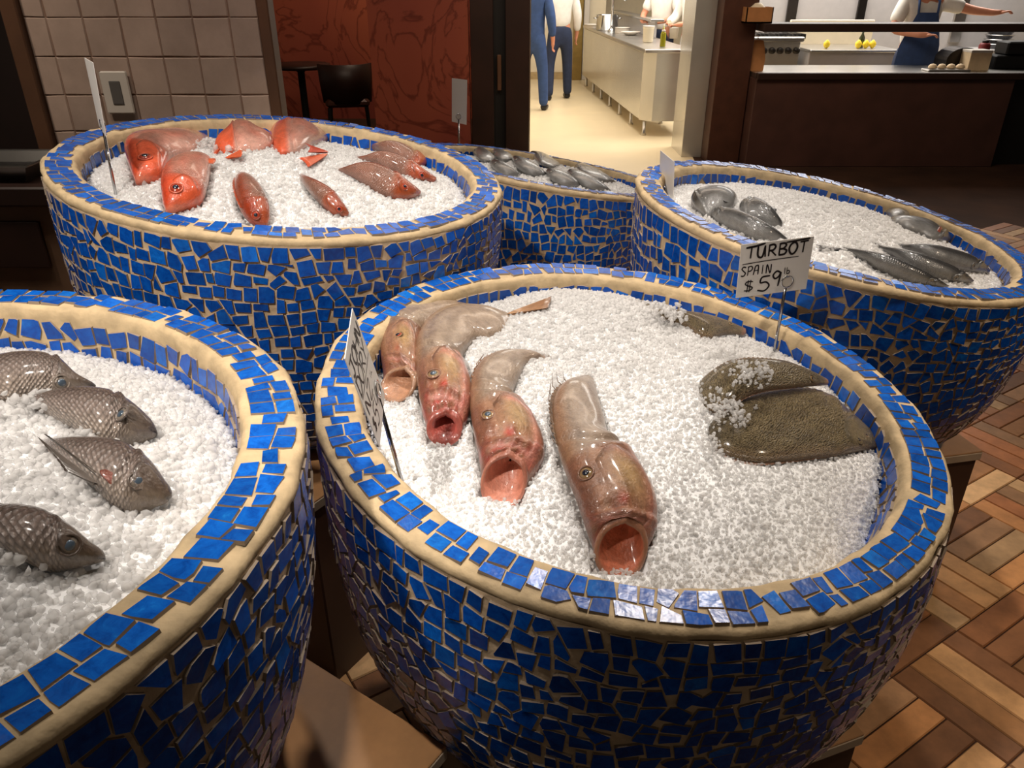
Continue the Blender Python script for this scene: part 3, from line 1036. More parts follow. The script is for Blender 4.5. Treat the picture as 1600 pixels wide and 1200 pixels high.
def best_cut(poly, other, gap):
    """trim poly by the one edge line of the neighbour that leaves the most of it, as a mosaic layer nips a tile"""
    best, ba = None, -1.0
    n = len(other)
    cx, cy = sum(p[0] for p in other) / n, sum(p[1] for p in other) / n
    for i in range(n):
        a, b = other[i], other[(i + 1) % n]
        nx, ny = b[1] - a[1], a[0] - b[0]
        l = math.hypot(nx, ny)
        if l < 1e-9:
            continue
        nx, ny = nx / l, ny / l
        d = a[0] * nx + a[1] * ny
        if cx * nx + cy * ny > d:
            nx, ny, d = -nx, -ny, -d
        if all(p[0] * nx + p[1] * ny >= d + gap for p in poly):
            return poly
        q = clip_poly(poly, -nx, -ny, -(d + gap))
        if len(q) >= 3:
            ar = area2(q)
            if ar > ba:
                best, ba = q, ar
    return best or []


def shards(seeds, rad, spacing, gap, bmin, bmax, rnd, keep=None, rot=0.2, size=(0.44, 0.6), wild=0.2, order=None):
    """irregular nipped tiles: list of (theta_i, b_i, r, [(x,y)...]) with x along the ring, y along b"""
    th, b = seeds[:, 0], seeds[:, 1]
    out, done = [], {}
    idx = list(range(len(th))) if order is None else order
    for i in idx:
        if keep is not None and not keep[i]:
            continue
        r = rad[i]
        dx = (th - th[i] + PI) % (2 * PI) - PI
        X, Y = dx * r, b - b[i]
        d2 = X * X + Y * Y
        hw, hh = spacing * rnd.uniform(*size), spacing * rnd.uniform(*size)
        an = rnd.gauss(0, rot) if rnd.random() > wild else rnd.uniform(0, PI)
        ca, sa = math.cos(an), math.sin(an)
        j = lambda: rnd.uniform(0.84, 1.1)
        poly = [(x * ca - y * sa, x * sa + y * ca) for x, y in ((-hw * j(), -hh * j()), (hw * j(), -hh * j()), (hw * j(), hh * j()), (-hw * j(), hh * j()))]
        poly = clip_poly(poly, 0, 1, bmax - b[i])
        poly = clip_poly(poly, 0, -1, b[i] - bmin)
        near = np.where((d2 < (spacing * 2.4) ** 2) & (d2 > 1e-12))[0]
        for k in near[np.argsort(d2[near])]:
            if k not in done or len(poly) < 3:
                continue
            oth = [(X[k] + p[0] * r / rad[k], Y[k] + p[1]) for p in done[k]]
            poly = best_cut(poly, oth, gap * (0.7 + 1.2 * rnd.random()))
        if len(poly) < 3 or area2(poly) < (spacing * 0.3) ** 2:
            continue
        poly = tidy(poly, spacing * 0.1)
        if area2(poly) < (spacing * 0.3) ** 2:
            continue
        done[i] = poly
        out.append((th[i], b[i], r, poly))
    return out


def occluded(P, key):
    """is the point hidden behind the rim disc of another bowl (tile ranking only)"""
    hid = np.zeros(len(P), bool)
    for k, w in BOWLS.items():
        if k == key:
            continue
        d = P - EYEV
        den = d @ w.n
        t = ((w.c - EYEV) @ w.n) / den
        X = EYEV + d * t[:, None]
        hid |= (t > 0) & (t < 0.99) & (np.linalg.norm(X - w.c, axis=1) < R0)
    return hid


def build_bowl(w, label, ice_drop):
    rnd = random.Random(w.rng.integers(1 << 30).item())
    root = thing('mosaic_bowl', label, 'bowl', tuple((w.c - w.ax * w.h)), 0, 'blue mosaic display bowls')
    L = np.array(root.location)
    # ---- grout body and cement lip
    N = 144
    th = np.linspace(0, 2 * PI, N, endpoint=False)
    ts = w.h * (1 - np.linspace(0, 1, 26) ** 1.7)
    ts[-1] = 0.016
    rings = [w.outer(th, np.full(N, t)) for t in ts]
    V = np.concatenate(rings)
    nr = len(rings)

    def quads(nr):
        i, k = np.meshgrid(np.arange(nr - 1), np.arange(N), indexing='ij')
        k2 = (k + 1) % N
        return np.stack([i * N + k, i * N + k2, (i + 1) * N + k2, (i + 1) * N + k], -1).reshape(-1, 4)
    F = [tuple(q) for q in quads(nr)] + [tuple(range(N - 1, -1, -1))]
    mesh_obj('body', V - L, F, M['grout'], root, True)
    wob = 0.0016 * (np.sin(th * 11 + 1) + np.sin(th * 23 + 2) + 0.7 * np.sin(th * 47 + 0.3))
    prof = [(R0 - 0.001, -0.019), (R0 + 0.0025, -0.012), (R0 + 0.0015, -0.005), (R0 - 0.004, -0.0005), (R0 - 0.012, 0.0008), (R0 - 0.035, 0.0012), (R0 - 0.0625, 0.0012), (R0 - 0.067, -0.0005),
            (R0 - 0.0715, -0.005), (R0 - 0.074, -0.016), (R0 - 0.078, -0.06), (R0 - 0.092, -0.14), (R0 - 0.12, -0.24)]
    V = np.concatenate([w.rim_pt(th, r + wob * (1.0 if 0 < i < 9 else 0.3), z + (wob * 0.5 if 2 < i < 8 else 0)) for i, (r, z) in enumerate(prof)])
    F = [tuple(q) for q in quads(len(prof))] + [tuple((len(prof) - 1) * N + k for k in range(N))]
    mesh_obj('rim', V - L, F, M['rim_cement'], root, True)
    # ---- tiles
    items = []   # (verts, ncorner, colour, score)

    def emit(pts_fn, th0, b0, r, poly, base_col):
        P = np.array(poly)
        cen = P.mean(0)
        k = len(P)
        tilt = w.rng.normal(0, 0.05, 2)
        hh = 0.0027 + w.rng.random() * 0.001
        Q = cen + (P - cen) * (1 - 0.0012 / max(0.006, math.sqrt(area2(poly))))
        lo = pts_fn(th0 + P[:, 0] / r, b0 + P[:, 1], np.full(k, -0.002))
        hi = pts_fn(th0 + Q[:, 0] / r, b0 + Q[:, 1], hh + (P - cen) @ tilt)
        j = 0.75 + 0.5 * w.rng.random()
        col = np.array(base_col) * j
        if w.rng.random() < 0.07:
            col = col * np.array([1.6, 1.5, 1.25])
        items.append((np.concatenate([lo, hi]), k, col))

    blue = np.array([0.003, 0.078, 0.41])
    # outer side
    sp = 0.0305
    smax = w.tab_s[-1] * 0.93
    seeds = []
    b = 0.019 + sp * 0.45
    row = 0
    while b < smax:
        t = np.interp(b, w.tab_s, w.tab_t)
        r = float(w.prof(t))
        cnt = max(8, int(round(2 * PI * r / (sp * 1.04))))
        off = rnd.random()
        for i in range(cnt):
            seeds.append(((i + off + rnd.uniform(-0.2, 0.2)) * 2 * PI / cnt, b + rnd.uniform(-0.2, 0.2) * sp))
        b += sp
    seeds = np.array(seeds)
    rad = w.prof(np.interp(seeds[:, 1], w.tab_s, w.tab_t))
    tt = np.interp(seeds[:, 1], w.tab_s, w.tab_t)
    pc = w.outer(seeds[:, 0], tt)
    ctr = w.c - w.ax * tt[:, None]
    out = (pc - ctr)
    out /= np.linalg.norm(out, axis=1, keepdims=True)
    vw = EYEV - pc
    vw /= np.linalg.norm(vw, axis=1, keepdims=True)
    keep = (out * vw).sum(1) > -0.45

    def p_outer(a, b_, dz):
        t = np.interp(b_, w.tab_s, w.tab_t)
        p = w.outer(a, t)
        e = 1e-3
        du = w.outer(a + e, t) - p
        dv = w.outer(a, t + e) - p
        nn = np.cross(dv, du)
        nn /= np.linalg.norm(nn, axis=-1, keepdims=True)
        cc = w.c - w.ax * t[:, None]
        sg = np.sign(((p - cc) * nn).sum(-1, keepdims=True))
        return p + nn * sg * dz[:, None]
    for a, b_, r, poly in shards(seeds, rad, sp, 0.0026, 0.019, smax + sp, rnd, keep, 0.16, (0.46, 0.66), 0.22):
        emit(p_outer, a, b_, r, poly, blue)
    # rim
    r0, r1 = R0 - 0.0615, R0 - 0.0075
    sp2 = 0.028
    seeds = []
    cnt = int(2 * PI * (R0 - 0.03) / (sp2 * 1.0))
    for i in range(cnt):
        a = (i + rnd.uniform(-0.12, 0.12)) * 2 * PI / cnt
        if rnd.random() < 0.2:
            seeds.append((a, (r0 + r1) / 2))
        else:
            m = rnd.uniform(-0.003, 0.003)
            seeds.append((a + rnd.uniform(-0.2, 0.2) * 2 * PI / cnt, r0 + 0.0135 + m))
            seeds.append((a + rnd.uniform(-0.2, 0.2) * 2 * PI / cnt, r1 - 0.0135 + m))
    seeds = np.array(seeds)

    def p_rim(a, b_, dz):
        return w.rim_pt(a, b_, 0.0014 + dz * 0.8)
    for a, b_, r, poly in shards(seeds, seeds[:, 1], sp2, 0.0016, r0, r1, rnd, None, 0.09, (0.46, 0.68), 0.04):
        emit(p_rim, a, b_, r, poly, blue * np.array([1.5, 1.25, 1.1]))  # same blue made brighter: light from above put into the rim colour
    # inner wall
    sp3 = 0.029
    seeds = []
    b = 0.021 + sp3 * 0.5
    while b < ice_drop + 0.05:
        r = R0 - 0.078
        cnt = int(2 * PI * r / (sp3 * 1.04))
        off = rnd.random()
        for i in range(cnt):
            seeds.append(((i + off + rnd.uniform(-0.18, 0.18)) * 2 * PI / cnt, b + rnd.uniform(-0.16, 0.16) * sp3))
        b += sp3
    seeds = np.array(seeds)
    ri = lambda z: np.interp(z, [0.02, 0.06, 0.14, 0.24], [R0 - 0.074, R0 - 0.078, R0 - 0.092, R0 - 0.12])
    pc = w.rim_pt(seeds[:, 0], ri(seeds[:, 1]), -seeds[:, 1])
    inward = w.c - pc
    keep = (inward * (EYEV - pc)).sum(1) > -0.06

    def p_in(a, b_, dz):
        return w.rim_pt(a, ri(b_) - dz, -b_)
    for a, b_, r, poly in shards(seeds, ri(seeds[:, 1]), sp3, 0.0026, 0.019, 0.2, rnd, keep, 0.14, (0.46, 0.64), 0.16):
        emit(p_in, a, b_, r, poly, blue)
    # ---- rank by how large they show, the 300 largest become parts
    cen = np.array([it[0][it[1]:].mean(0) for it in items])
    px, py, dep = project(cen)
    ar = []
    for v, k, c in items:
        X, Y, _ = project(v[k:])
        ar.append(0.5 * abs(np.dot(X, np.roll(Y, -1)) - np.dot(Y, np.roll(X, -1))))
    ar = np.array(ar)
    ar[(px < -20) | (px > 1620) | (py < -20) | (py > 1220) | occluded(cen, w.key)] *= 0.01
    order = np.argsort(-ar)
    SV, SF, SC_, SM = [], [], [], []
    nb = 0
    for rank, i in enumerate(order):
        v, k, c = items[i]
        fs = [tuple(range(k, 2 * k))] + [(m, (m + 1) % k, (m + 1) % k + k, m + k) for m in range(k)]
        nrm = np.cross(v[k + 1] - v[k], v[k + 2] - v[k + 1])
        # keep faces outward: compare with direction low->high
        if nrm @ (v[k:].mean(0) - v[:k].mean(0)) < 0:
            fs = [tuple(reversed(q)) for q in fs]
        mi = [0] + [1] * k
        if rank < 298:
            mesh_obj('mosaic_tile', v - L, fs, [M['glaze'], M['tile_body']], root, cols=np.tile(c, (2 * k, 1)), midx=mi)
        else:
            SV.append(v - L)
            SF += [tuple(x + nb for x in q) for q in fs]
            SC_.append(np.tile(c, (2 * k, 1)))
            SM += mi
            nb += 2 * k
    o = mesh_obj('mosaic_tiles', np.concatenate(SV), SF, [M['glaze'], M['tile_body']], root, cols=np.concatenate(SC_), midx=SM)
    tag(o, kind='stuff')
    w.root = root
    return root


M['slab_joint'] = simple('slab_joint', rgb(176, 158, 136), 0.7)
M['slab'] = tinted('plinth_slab', 0.4, 6, 0.25, 0.05, 0.2, dist=0.003)


def plinth(w, label, half, ang, t0=0.0):
    z = w.base_z() - 0.001
    c = w.c - w.ax * w.h
    p = thing('display_plinth', label, 'plinth', (c[0], c[1], 0), math.radians(ang), 'plinths under the bowls')
    q = half / math.sqrt(2)
    MB().box(-q, q, -q, q, 0, z - 0.03, 0.004).build('carcass', simple('plinth_side', rgb(70, 46, 34), 0.5, var=0.2, scale=4), p)
    MB().box(-q - 0.006, q + 0.006, -q - 0.006, q + 0.006, z - 0.03, z - 0.003, 0.003).build('top', M['slab_joint'], p)
    n = 3
    e = (2 * q + 0.012) / n
    for i in range(n):
        for j in range(n):
            x0, y0 = -q - 0.006 + i * e, -q - 0.006 + j * e
            k = 0.85 + 0.3 * w.rng.random()
            mb = MB().box(x0 + .0015, x0 + e - .0015, y0 + .0015, y0 + e - .0015, z - 0.006, z, 0.0015)
            mesh_obj('slab', mb.v, mb.f, M['slab'], p, cols=np.tile(rgb(172 * k, 128 * k, 86 * k), (len(mb.v), 1)))


BOWL_LABEL = {
    'A': 'blue mosaic bowl nearest the middle holding the pink open-mouthed fish and flatfish',
    'B': 'blue mosaic bowl holding the dark grey scaly fish',
    'C': 'blue mosaic bowl holding the orange-red fish in front of the tiled wall',
    'D': 'blue mosaic bowl half hidden behind the others holding slim grey fish with a blank card',
    'E': 'blue mosaic bowl behind the turbot sign holding long dark silvery fish',
}
DROP = {'A': 0.10, 'B': 0.11, 'C': 0.10, 'D': 0.09, 'E': 0.10}
for key, w in BOWLS.items():
    build_bowl(w, BOWL_LABEL[key], DROP[key])
PL = {'A': ('brown plinth under the bowl of pink open-mouthed fish', .50, 20), 'B': ('brown plinth under the bowl of dark scaly fish', .69, 56), 'C': ('brown plinth under the bowl of orange-red fish', .56, 57),
      'D': ('brown plinth under the half hidden bowl of slim grey fish', .5, 57), 'E': ('brown plinth under the bowl of long dark silvery fish', .5, 12)}
for key, (lb, half, ang) in PL.items():
    plinth(BOWLS[key], lb, half, ang)

# ------------------------------------------------------------------ fish


def crom(P, n):
    """Catmull-Rom samples through rows of P (uniform in row index)"""
    P = np.asarray(P, float)
    m = len(P)
    u = np.linspace(0, m - 1, n)
    i = np.clip(u.astype(int), 0, m - 2)
    f = (u - i)[:, None]
    p0 = P[np.clip(i - 1, 0, m - 1)]
    p1, p2 = P[i], P[i + 1]
    p3 = P[np.clip(i + 2, 0, m - 1)]
    p0 = np.where((i == 0)[:, None], 2 * p1 - p2, p0)
    p3 = np.where((i == m - 2)[:, None], 2 * p2 - p1, p3)
    return 0.5 * ((2 * p1) + (-p0 + p2) * f + (2 * p0 - 5 * p1 + 4 * p2 - p3) * f ** 2 + (-p0 + 3 * p1 - 3 * p2 + p3) * f ** 3)


def unit(v):
    return v / (np.linalg.norm(v, axis=-1, keepdims=True) + 1e-12)


class Fish:
    def __init__(s, w, name, label, cat, group, st, mat, colfn, ns=44, nt=28, bury=None, relief=None, hlift=0.0, gape=0.0, scaly=0.0):
        """st rows: dorsal px, dorsal py, ventral px, ventral py, height of each edge over the ice, half thickness"""
        s.w = w
        D = np.array([w.on_ice(a[0], a[1], a[4] + hlift) for a in st])
        V = np.array([w.on_ice(a[2], a[3], a[5] + hlift) for a in st])
        b = np.array([[a[6]] for a in st])
        s.D, s.V = crom(D, ns), crom(V, ns)
        s.b = np.maximum(0.001, crom(b, ns)[:, 0])
        s.Mid = (s.D + s.V) / 2
        s.T = unit(np.gradient(s.Mid, axis=0))
        s.H = s.D - s.V
        s.a = np.linalg.norm(s.H, axis=1) / 2
        s.H = unit(s.H)
        Nn = np.cross(s.H, s.T)
        sg = np.sign((Nn @ w.n))
        s.N = unit(Nn * sg[:, None])
        s.T = unit(np.cross(s.N, s.H))
        if (s.T * (s.Mid[-1] - s.Mid[0])).sum() < 0:
            s.T = -s.T
        s.ns = ns
        s.relief, s.gape, s.colfn = relief, gape, colfn
        root = thing(name, label, cat, tuple(s.Mid[ns // 3]), 0, group)
        s.root, s.L = root, np.array(root.location)
        ph = np.linspace(0, 2 * PI, nt, endpoint=False)
        S, PH = np.meshgrid(np.linspace(0, 1, ns), ph, indexing='ij')
        X = s.surf_grid(S, PH)
        Vv = X.reshape(-1, 3)
        F = []
        for i in range(ns - 1):
            for k in range(nt):
                k2 = (k + 1) % nt
                F.append((i * nt + k, i * nt + k2, (i + 1) * nt + k2, (i + 1) * nt + k))
        c0, c1 = len(Vv), len(Vv) + 1
        Vv = np.concatenate([Vv, s.Mid[:1] + s.T[:1] * (0.06 if gape else -s.a[0] * 0.35), s.Mid[-1:] + s.T[-1:] * 0.004])
        for k in range(nt):
            k2 = (k + 1) % nt
            if not gape:
                F.append((c0, k2, k))
            F.append((c1, (ns - 1) * nt + k, (ns - 1) * nt + k2))
        cl = colfn(S, np.cos(PH), np.sin(PH)).reshape(-1, 3)
        cl = np.concatenate([cl, cl[:1], cl[-1:]])
        Ltot = np.linalg.norm(np.diff(s.Mid, axis=0), axis=1).sum()
        s.Ltot = Ltot
        msk = 0.01 * np.clip((S - scaly) / 0.05, 0, 1)
        sc = np.stack([S * Ltot, PH * s.a.mean() * 0.8, msk], -1).reshape(-1, 3)
        sc = np.concatenate([sc, sc[:1], sc[-1:]])
        s.body = mesh_obj('body', Vv - s.L, F, mat, root, True, cols=cl, attrs={'sc': sc})
        s.X, s.S_, s.PH = X, S, PH
        kb = len(st) if bury is None else bury
        u1 = int((kb - 1) / (len(st) - 1) * (ns - 1)) + 1
        D1, V1 = s.D[:u1], s.V[:u1]
        if gape:
            D1 = np.concatenate([s.D[:1] - s.T[:1] * 0.03, D1])
            V1 = np.concatenate([s.V[:1] - s.T[:1] * 0.034, V1])
        poly = np.concatenate([w.uv(D1), w.uv(V1[::-1])])
        w.fish_polys.append(poly)

    def interp(s, arr, S):
        x = np.clip(np.asarray(S), 0, 1) * (s.ns - 1)
        i = np.clip(x.astype(int), 0, s.ns - 2)
        f = (x - i)
        f = f.reshape(f.shape + (1,) * (arr.ndim - 1))
        return arr[i] * (1 - f) + arr[i + 1] * f

    def surf_grid(s, S, PH):
        Mid, H, N, a, b = (s.interp(q, S) for q in (s.Mid, s.H, s.N, s.a, s.b))
        cs, sn = np.cos(PH), np.sin(PH)
        rad = np.where(sn > 0, b, b * 0.85)
        y = np.sign(sn) * np.abs(sn) ** 0.85 * rad
        if s.relief is not None:
            y = y + np.where(sn > 0, s.relief(S, cs) * np.clip(sn * 2, 0, 1), 0)
        P = Mid + H * (cs * a)[..., None] + N * y[..., None]
        if s.gape:
            T = s.interp(s.T, S)
            P = P + T * (s.gape * sn * np.clip(1 - S / 0.16, 0, 1) ** 1.5)[..., None]
        return P

    def at(s, S, t):
        S, t = np.broadcast_arrays(np.asarray(S, float), np.asarray(t, float))
        return s.surf_grid(S, np.arccos(np.clip(t, -1, 1)))

    def nearest(s, px, py):
        X, Y, _ = project(s.X)
        d = (X - px) ** 2 + (Y - py) ** 2 + np.where(np.sin(s.PH) < 0.05, 1e6, 0)
        i, k = np.unravel_index(np.argmin(d), d.shape)
        return s.S_[i, k], math.cos(s.PH[i, k])

    def eye(s, px, py, r, ring='eye_ring', pupil='pupil', pr=0.5, flat=0.4, push=0.2):
        S, t = s.nearest(px, py)
        p = s.at(S, t)
        e = 0.01
        n = unit(np.cross(s.at(S + e, t) - s.at(S - e, t), s.at(S, t + e) - s.at(S, t - e)))
        if n @ s.interp(s.N, np.array(S)) < 0:
            n = -n
        a = unit(np.cross(n, [0.3, 0.2, 1]))
        b = np.cross(n, a)

        def ball(c, r, fl):
            v, f = [], []
            for i in range(7):
                q = PI / 2 * i / 6
                for k in range(16):
                    w_ = 2 * PI * k / 16
                    v.append(c + (a * math.cos(w_) + b * math.sin(w_)) * r * math.cos(q) + n * r * fl * math.sin(q))
            for i in range(6):
                for k in range(16):
                    f.append((i * 16 + k, i * 16 + (k + 1) % 16, i * 16 + 16 + (k + 1) % 16, i * 16 + 16 + k))
            v.append(c - n * r * 0.6)
            for k in range(16):
                f.append(((k + 1) % 16, k, len(v) - 1))
            return np.array(v), f
        v, f = ball(p - n * r * push, r, flat)
        o = mesh_obj('eye', v - s.L, f, M[ring], s.root, True)
        # raised socket
        tb = MB().tube([p + (a * math.cos(q) + b * math.sin(q)) * r * 1.12 + n * r * 0.02 for q in np.linspace(0, 2 * PI, 21)], r * 0.17, 8, False)
        mesh_obj('eye_socket', np.array(tb.v) - s.L, tb.f, s.body.data.materials[0], s.root, True, cols=np.tile(s.col_at(S, t), (len(tb.v), 1)), attrs={'sc': np.array(tb.v) * np.array([1, 1, 0])})
        v, f = ball(p - n * r * push + n * r * flat * 0.62, r * pr, 0.55 * flat / 0.45)
        mesh_obj('pupil', v - s.L, f, M[pupil], o, True)

    def col_at(s, S, t):
        i = int(np.clip(S, 0, 1) * (s.ns - 1))
        me = s.body.data
        nt = s.PH.shape[1]
        k = int(np.argmin(np.abs(s.PH[0] - math.acos(max(-1, min(1, t))))))
        return np.array(me.color_attributes['Col'].data[i * nt + k].color[:3]) * 0.8

    def gill(s, s0, s1, t0=-0.85, t1=0.55, off=0.004, col=None, name='gill_cover', curve=0.3):
        n, m = 10, 14
        tt = np.linspace(t0, t1, m)
        tn = (tt - (t0 + t1) / 2) / ((t1 - t0) / 2)
        v, c = [], []
        for i in range(n + 1):
            f = i / n
            se = s0 + (s1 * (1 - curve * tn ** 2) + s0 * curve * tn ** 2 - s0) * f
            o = off * (0.1 + 0.9 * min(1, f * 1.3)) if i < n else -0.0015
            o = o * np.clip((1 - tn ** 2) * 3, 0, 1) - 0.0006
            P = s.at(se, tt) + s.interp(s.N, se) * np.broadcast_to(o, se.shape)[:, None]
            v.append(P)
            if col is None:
                cc = s.colfn(se, tt, np.ones_like(tt)) * 0.97
            else:
                cc = np.array(col)
            c.append(np.broadcast_to(cc, (m, 3)) * (1.0 if i < n - 1 else 0.62))
        v = np.concatenate(v)
        F = [(i * m + k, i * m + k + 1, (i + 1) * m + k + 1, (i + 1) * m + k) for i in range(n) for k in range(m - 1)]
        mesh_obj(name, v - s.L, F, s.body.data.materials[0], s.root, True, cols=np.concatenate(c), attrs={'sc': v * np.array([1, 1, 0])})

    def dorsal(s, s0, s1, hfn, col, n=40, side=1, name='dorsal_fin', spikes=None, lean=0.5):
        S = np.linspace(s0, s1, n)
        base = s.interp(s.D if side > 0 else s.V, S) - s.interp(s.H, S) * side * 0.003
        H = s.interp(s.H, S) * side
        T = s.interp(s.T, S)
        N = s.interp(s.N, S)
        hh = np.array([hfn((q - s0) / (s1 - s0)) for q in S])
        zig = np.where(np.arange(n) % 2 == 0, 1.0, 0.72)
        tip = base + (H + T * lean) * (hh * zig)[:, None]
        th = 0.0007
        v = np.concatenate([base + N * th, tip + N * th * 0.4, tip - N * th * 0.4, base - N * th])
        F = []
        for k in range(n - 1):
            F += [(k, k + 1, n + k + 1, n + k), (n + k, n + k + 1, 2 * n + k + 1, 2 * n + k), (2 * n + k, 2 * n + k + 1, 3 * n + k + 1, 3 * n + k)]
        c = np.tile(np.array(col), (4 * n, 1)) * np.tile(zig, 4)[:, None]
        o = mesh_obj(name, v - s.L, F, M['fin'], s.root, False, cols=c)
        if spikes:
            for S_, ln, le, ou in spikes:
                p = s.interp(s.D if side > 0 else s.V, np.array(S_))
                h, t, nn = s.interp(s.H, np.array(S_)) * side, s.interp(s.T, np.array(S_)), s.interp(s.N, np.array(S_))
                q = [p - h * 0.004, p + (h * 0.55 + t * le * 0.5 + nn * ou * 0.2) * ln * 0.4, p + (h * 0.45 + t * le + nn * ou * .5) * ln * .75]
                tb = MB().tube(q, [0.0011, 0.0008, 0.0003], 6)
                mesh_obj('spine', np.array(tb.v) - s.L, tb.f, M['fin'], o, True, cols=np.tile(np.array(col) * 0.75, (len(tb.v), 1)))
        return o

    def fan(s, name, base, tips, hb, ht, col, parent=None, rays=3, thick=0.0012, tipcol=None):
        """a fin spread from base (px,py) to a row of tip pixels, with ridged rays"""
        w = s.w
        B = w.on_ice(base[0], base[1], hb)
        T = np.array([w.on_ice(p[0], p[1], h) for p, h in zip(tips, ht if isinstance(ht, (list, tuple)) else [ht] * len(tips))])
        tt = crom(T, (len(tips) - 1) * rays * 2 + 1)
        m = len(tt)
        nrm = unit(np.cross(tt[-1] - B, tt[0] - B))
        if nrm @ w.n < 0:
            nrm = -nrm
        nl = 7
        v, c = [], []
        for sgn in (1, -1):
            for i in range(nl):
                f = i / (nl - 1)
                for k in range(m):
                    r = 1.0 if k % 2 == 0 else 0.965
                    spread = 0.06 + 0.94 * f
                    mid = tt.mean(0)
                    p = B + (mid - B) * f * r + (tt[k] - mid) * (0.12 + 0.88 * f) * r * (f if f < 0.15 else 1) 
                    v.append(p + nrm * sgn * (thick * (1.4 if k % 2 == 0 else 0.5) * (1.2 - f)))
                    c.append(np.array(col) * (1 - f) + np.array(tipcol if tipcol is not None else col) * f)
        F = []
        for i in range(nl - 1):
            for k in range(m - 1):
                F.append((i * m + k, (i + 1) * m + k, (i + 1) * m + k + 1, i * m + k + 1))
                o = nl * m
                F.append((o + i * m + k, o + i * m + k + 1, o + (i + 1) * m + k + 1, o + (i + 1) * m + k))
        for k in range(m - 1):
            a, o = (nl - 1) * m, nl * m
            F.append((a + k, o + a + k, o + a + k + 1, a + k + 1))
        return mesh_obj(name, np.array(v) - s.L, F, M['fin'], parent or s.root, True, cols=np.array(c))

    def mouth(s, depth, col_in, col_lip, open_=0.8, lip=0.006):
        """open tubular mouth: lips around the first ring and a hollow leading back into the head"""
        nt = 30
        ph = np.linspace(0, 2 * PI, nt, endpoint=False)
        ring = s.surf_grid(np.zeros(nt), ph)
        cen = s.Mid[0]
        t = s.T[0]
        rings, cols = [], []
        ci, cl = np.array(col_in), np.array(col_lip)
        for f, o, c in ((1.0, 0.006, cl), (1.035, -0.002, cl), (1.0, -lip, cl * 1.1), (0.9, -lip * 1.2, cl), (open_, -lip * 0.4, ci), (open_ * 0.9, depth * 0.3, ci), (open_ * 0.65, depth * 0.7, ci), (0.05, depth, ci * 0.8)):
            rings.append(cen + (ring - cen) * f + t * o)
            cols.append(np.tile(c, (nt, 1)))
        v = np.concatenate(rings)
        F = [(i * nt + k, i * nt + (k + 1) % nt, (i + 1) * nt + (k + 1) % nt, (i + 1) * nt + k) for i in range(len(rings) - 1) for k in range(nt)]
        return mesh_obj('mouth', v - s.L, F, M['dory'], s.root, True, cols=np.concatenate(cols), attrs={'sc': v * np.array([1, 1, 0])})
# ------------------------------------------------------------------ colours of each kind of fish (its own skin colours)


def bl(a, b, f):
    return np.asarray(a) * (1 - f[..., None]) + np.asarray(b) * f[..., None]


def sstep(a, b, x):
    t = np.clip((x - a) / (b - a), 0, 1)
    return t * t * (3 - 2 * t)


def blot(s, t, k=0.0):
    return 0.5 + 0.25 * (np.sin(s * 19 + t * 5 + k) + np.sin(s * 11 - t * 9 + 2 * k))


def dory_col(head=0.42, red=0.6, pale=0.0, k=0.0):
    def f(s, t, up):
        g = lambda c, w: np.exp(-(c / w) ** 2)
        body = bl(rgb(156, 138, 122), rgb(132, 114, 100), blot(s, t, k))
        body = bl(body, rgb(172, 158, 146), 0.35 * g(s - .62, .1) * g(t - .1, .4))
        body = bl(body, rgb(138, 100, 72), sstep(0.5, 1.0, t) * 0.85)
        body = bl(body, rgb(104, 84, 72), 0.45 * g(t - .55 + 1.1 * (s - .7) ** 2 * 3, .035) * sstep(head, head + .06, s))
        hd = bl(rgb(160, 120, 94), rgb(130, 92, 72), blot(s * 1.6, t * 1.3, k + 1))
        hd = bl(hd, rgb(172, 138, 86), 0.85 * g(s - head * 0.66, .085) * g(t + 0.2, .34))
        hd = bl(hd, rgb(108, 66, 50), sstep(0.5, 0.95, t) * 0.75)
        hd = bl(hd, rgb(164, 62, 54), red * np.clip(sstep(0.27, 0.02, s) * (0.05 + 0.9 * blot(s * 2.6, t * 2.4, k + 2)), 0, 1))
        hd = bl(hd, rgb(176, 40, 34), min(1, red + .2) * (g(s - head * .42, .022) * g(t - .12, .13) + 0.7 * g(s - .055, .014) * g(t - .45, .2)))
        hd = bl(hd, rgb(210, 146, 136), 0.65 * g(s - .075 - .03 * t, .013) * sstep(.95, .5, np.abs(t)))
        hd = bl(hd, rgb(206, 132, 120), (.35 + .4 * red) * g(s - head + .045 + .07 * t * t, .016) * sstep(.35, -.2, t))
        hd = bl(hd, rgb(108, 62, 50), 0.6 * g(s - .112 - .03 * t, .012) + 0.6 * g(s - head + .004 + .05 * t * t, .010))
        hd = bl(hd, rgb(206, 128, 118), red * 0.6 * g(t + 0.74, .16))
        hd = hd * (1 + 0.10 * np.sin(t * 34 + 5 * s) * np.sin(s * 90))[..., None]
        c = bl(hd, body, sstep(head - 0.04, head + 0.03, s + 0.05 * t))
        c = bl(c, rgb(172, 148, 122), pale * sstep(0.2, 0.6, s))
        return bl(c, rgb(206, 186, 168), sstep(0.1, -0.6, up) * 0.5)
    return f


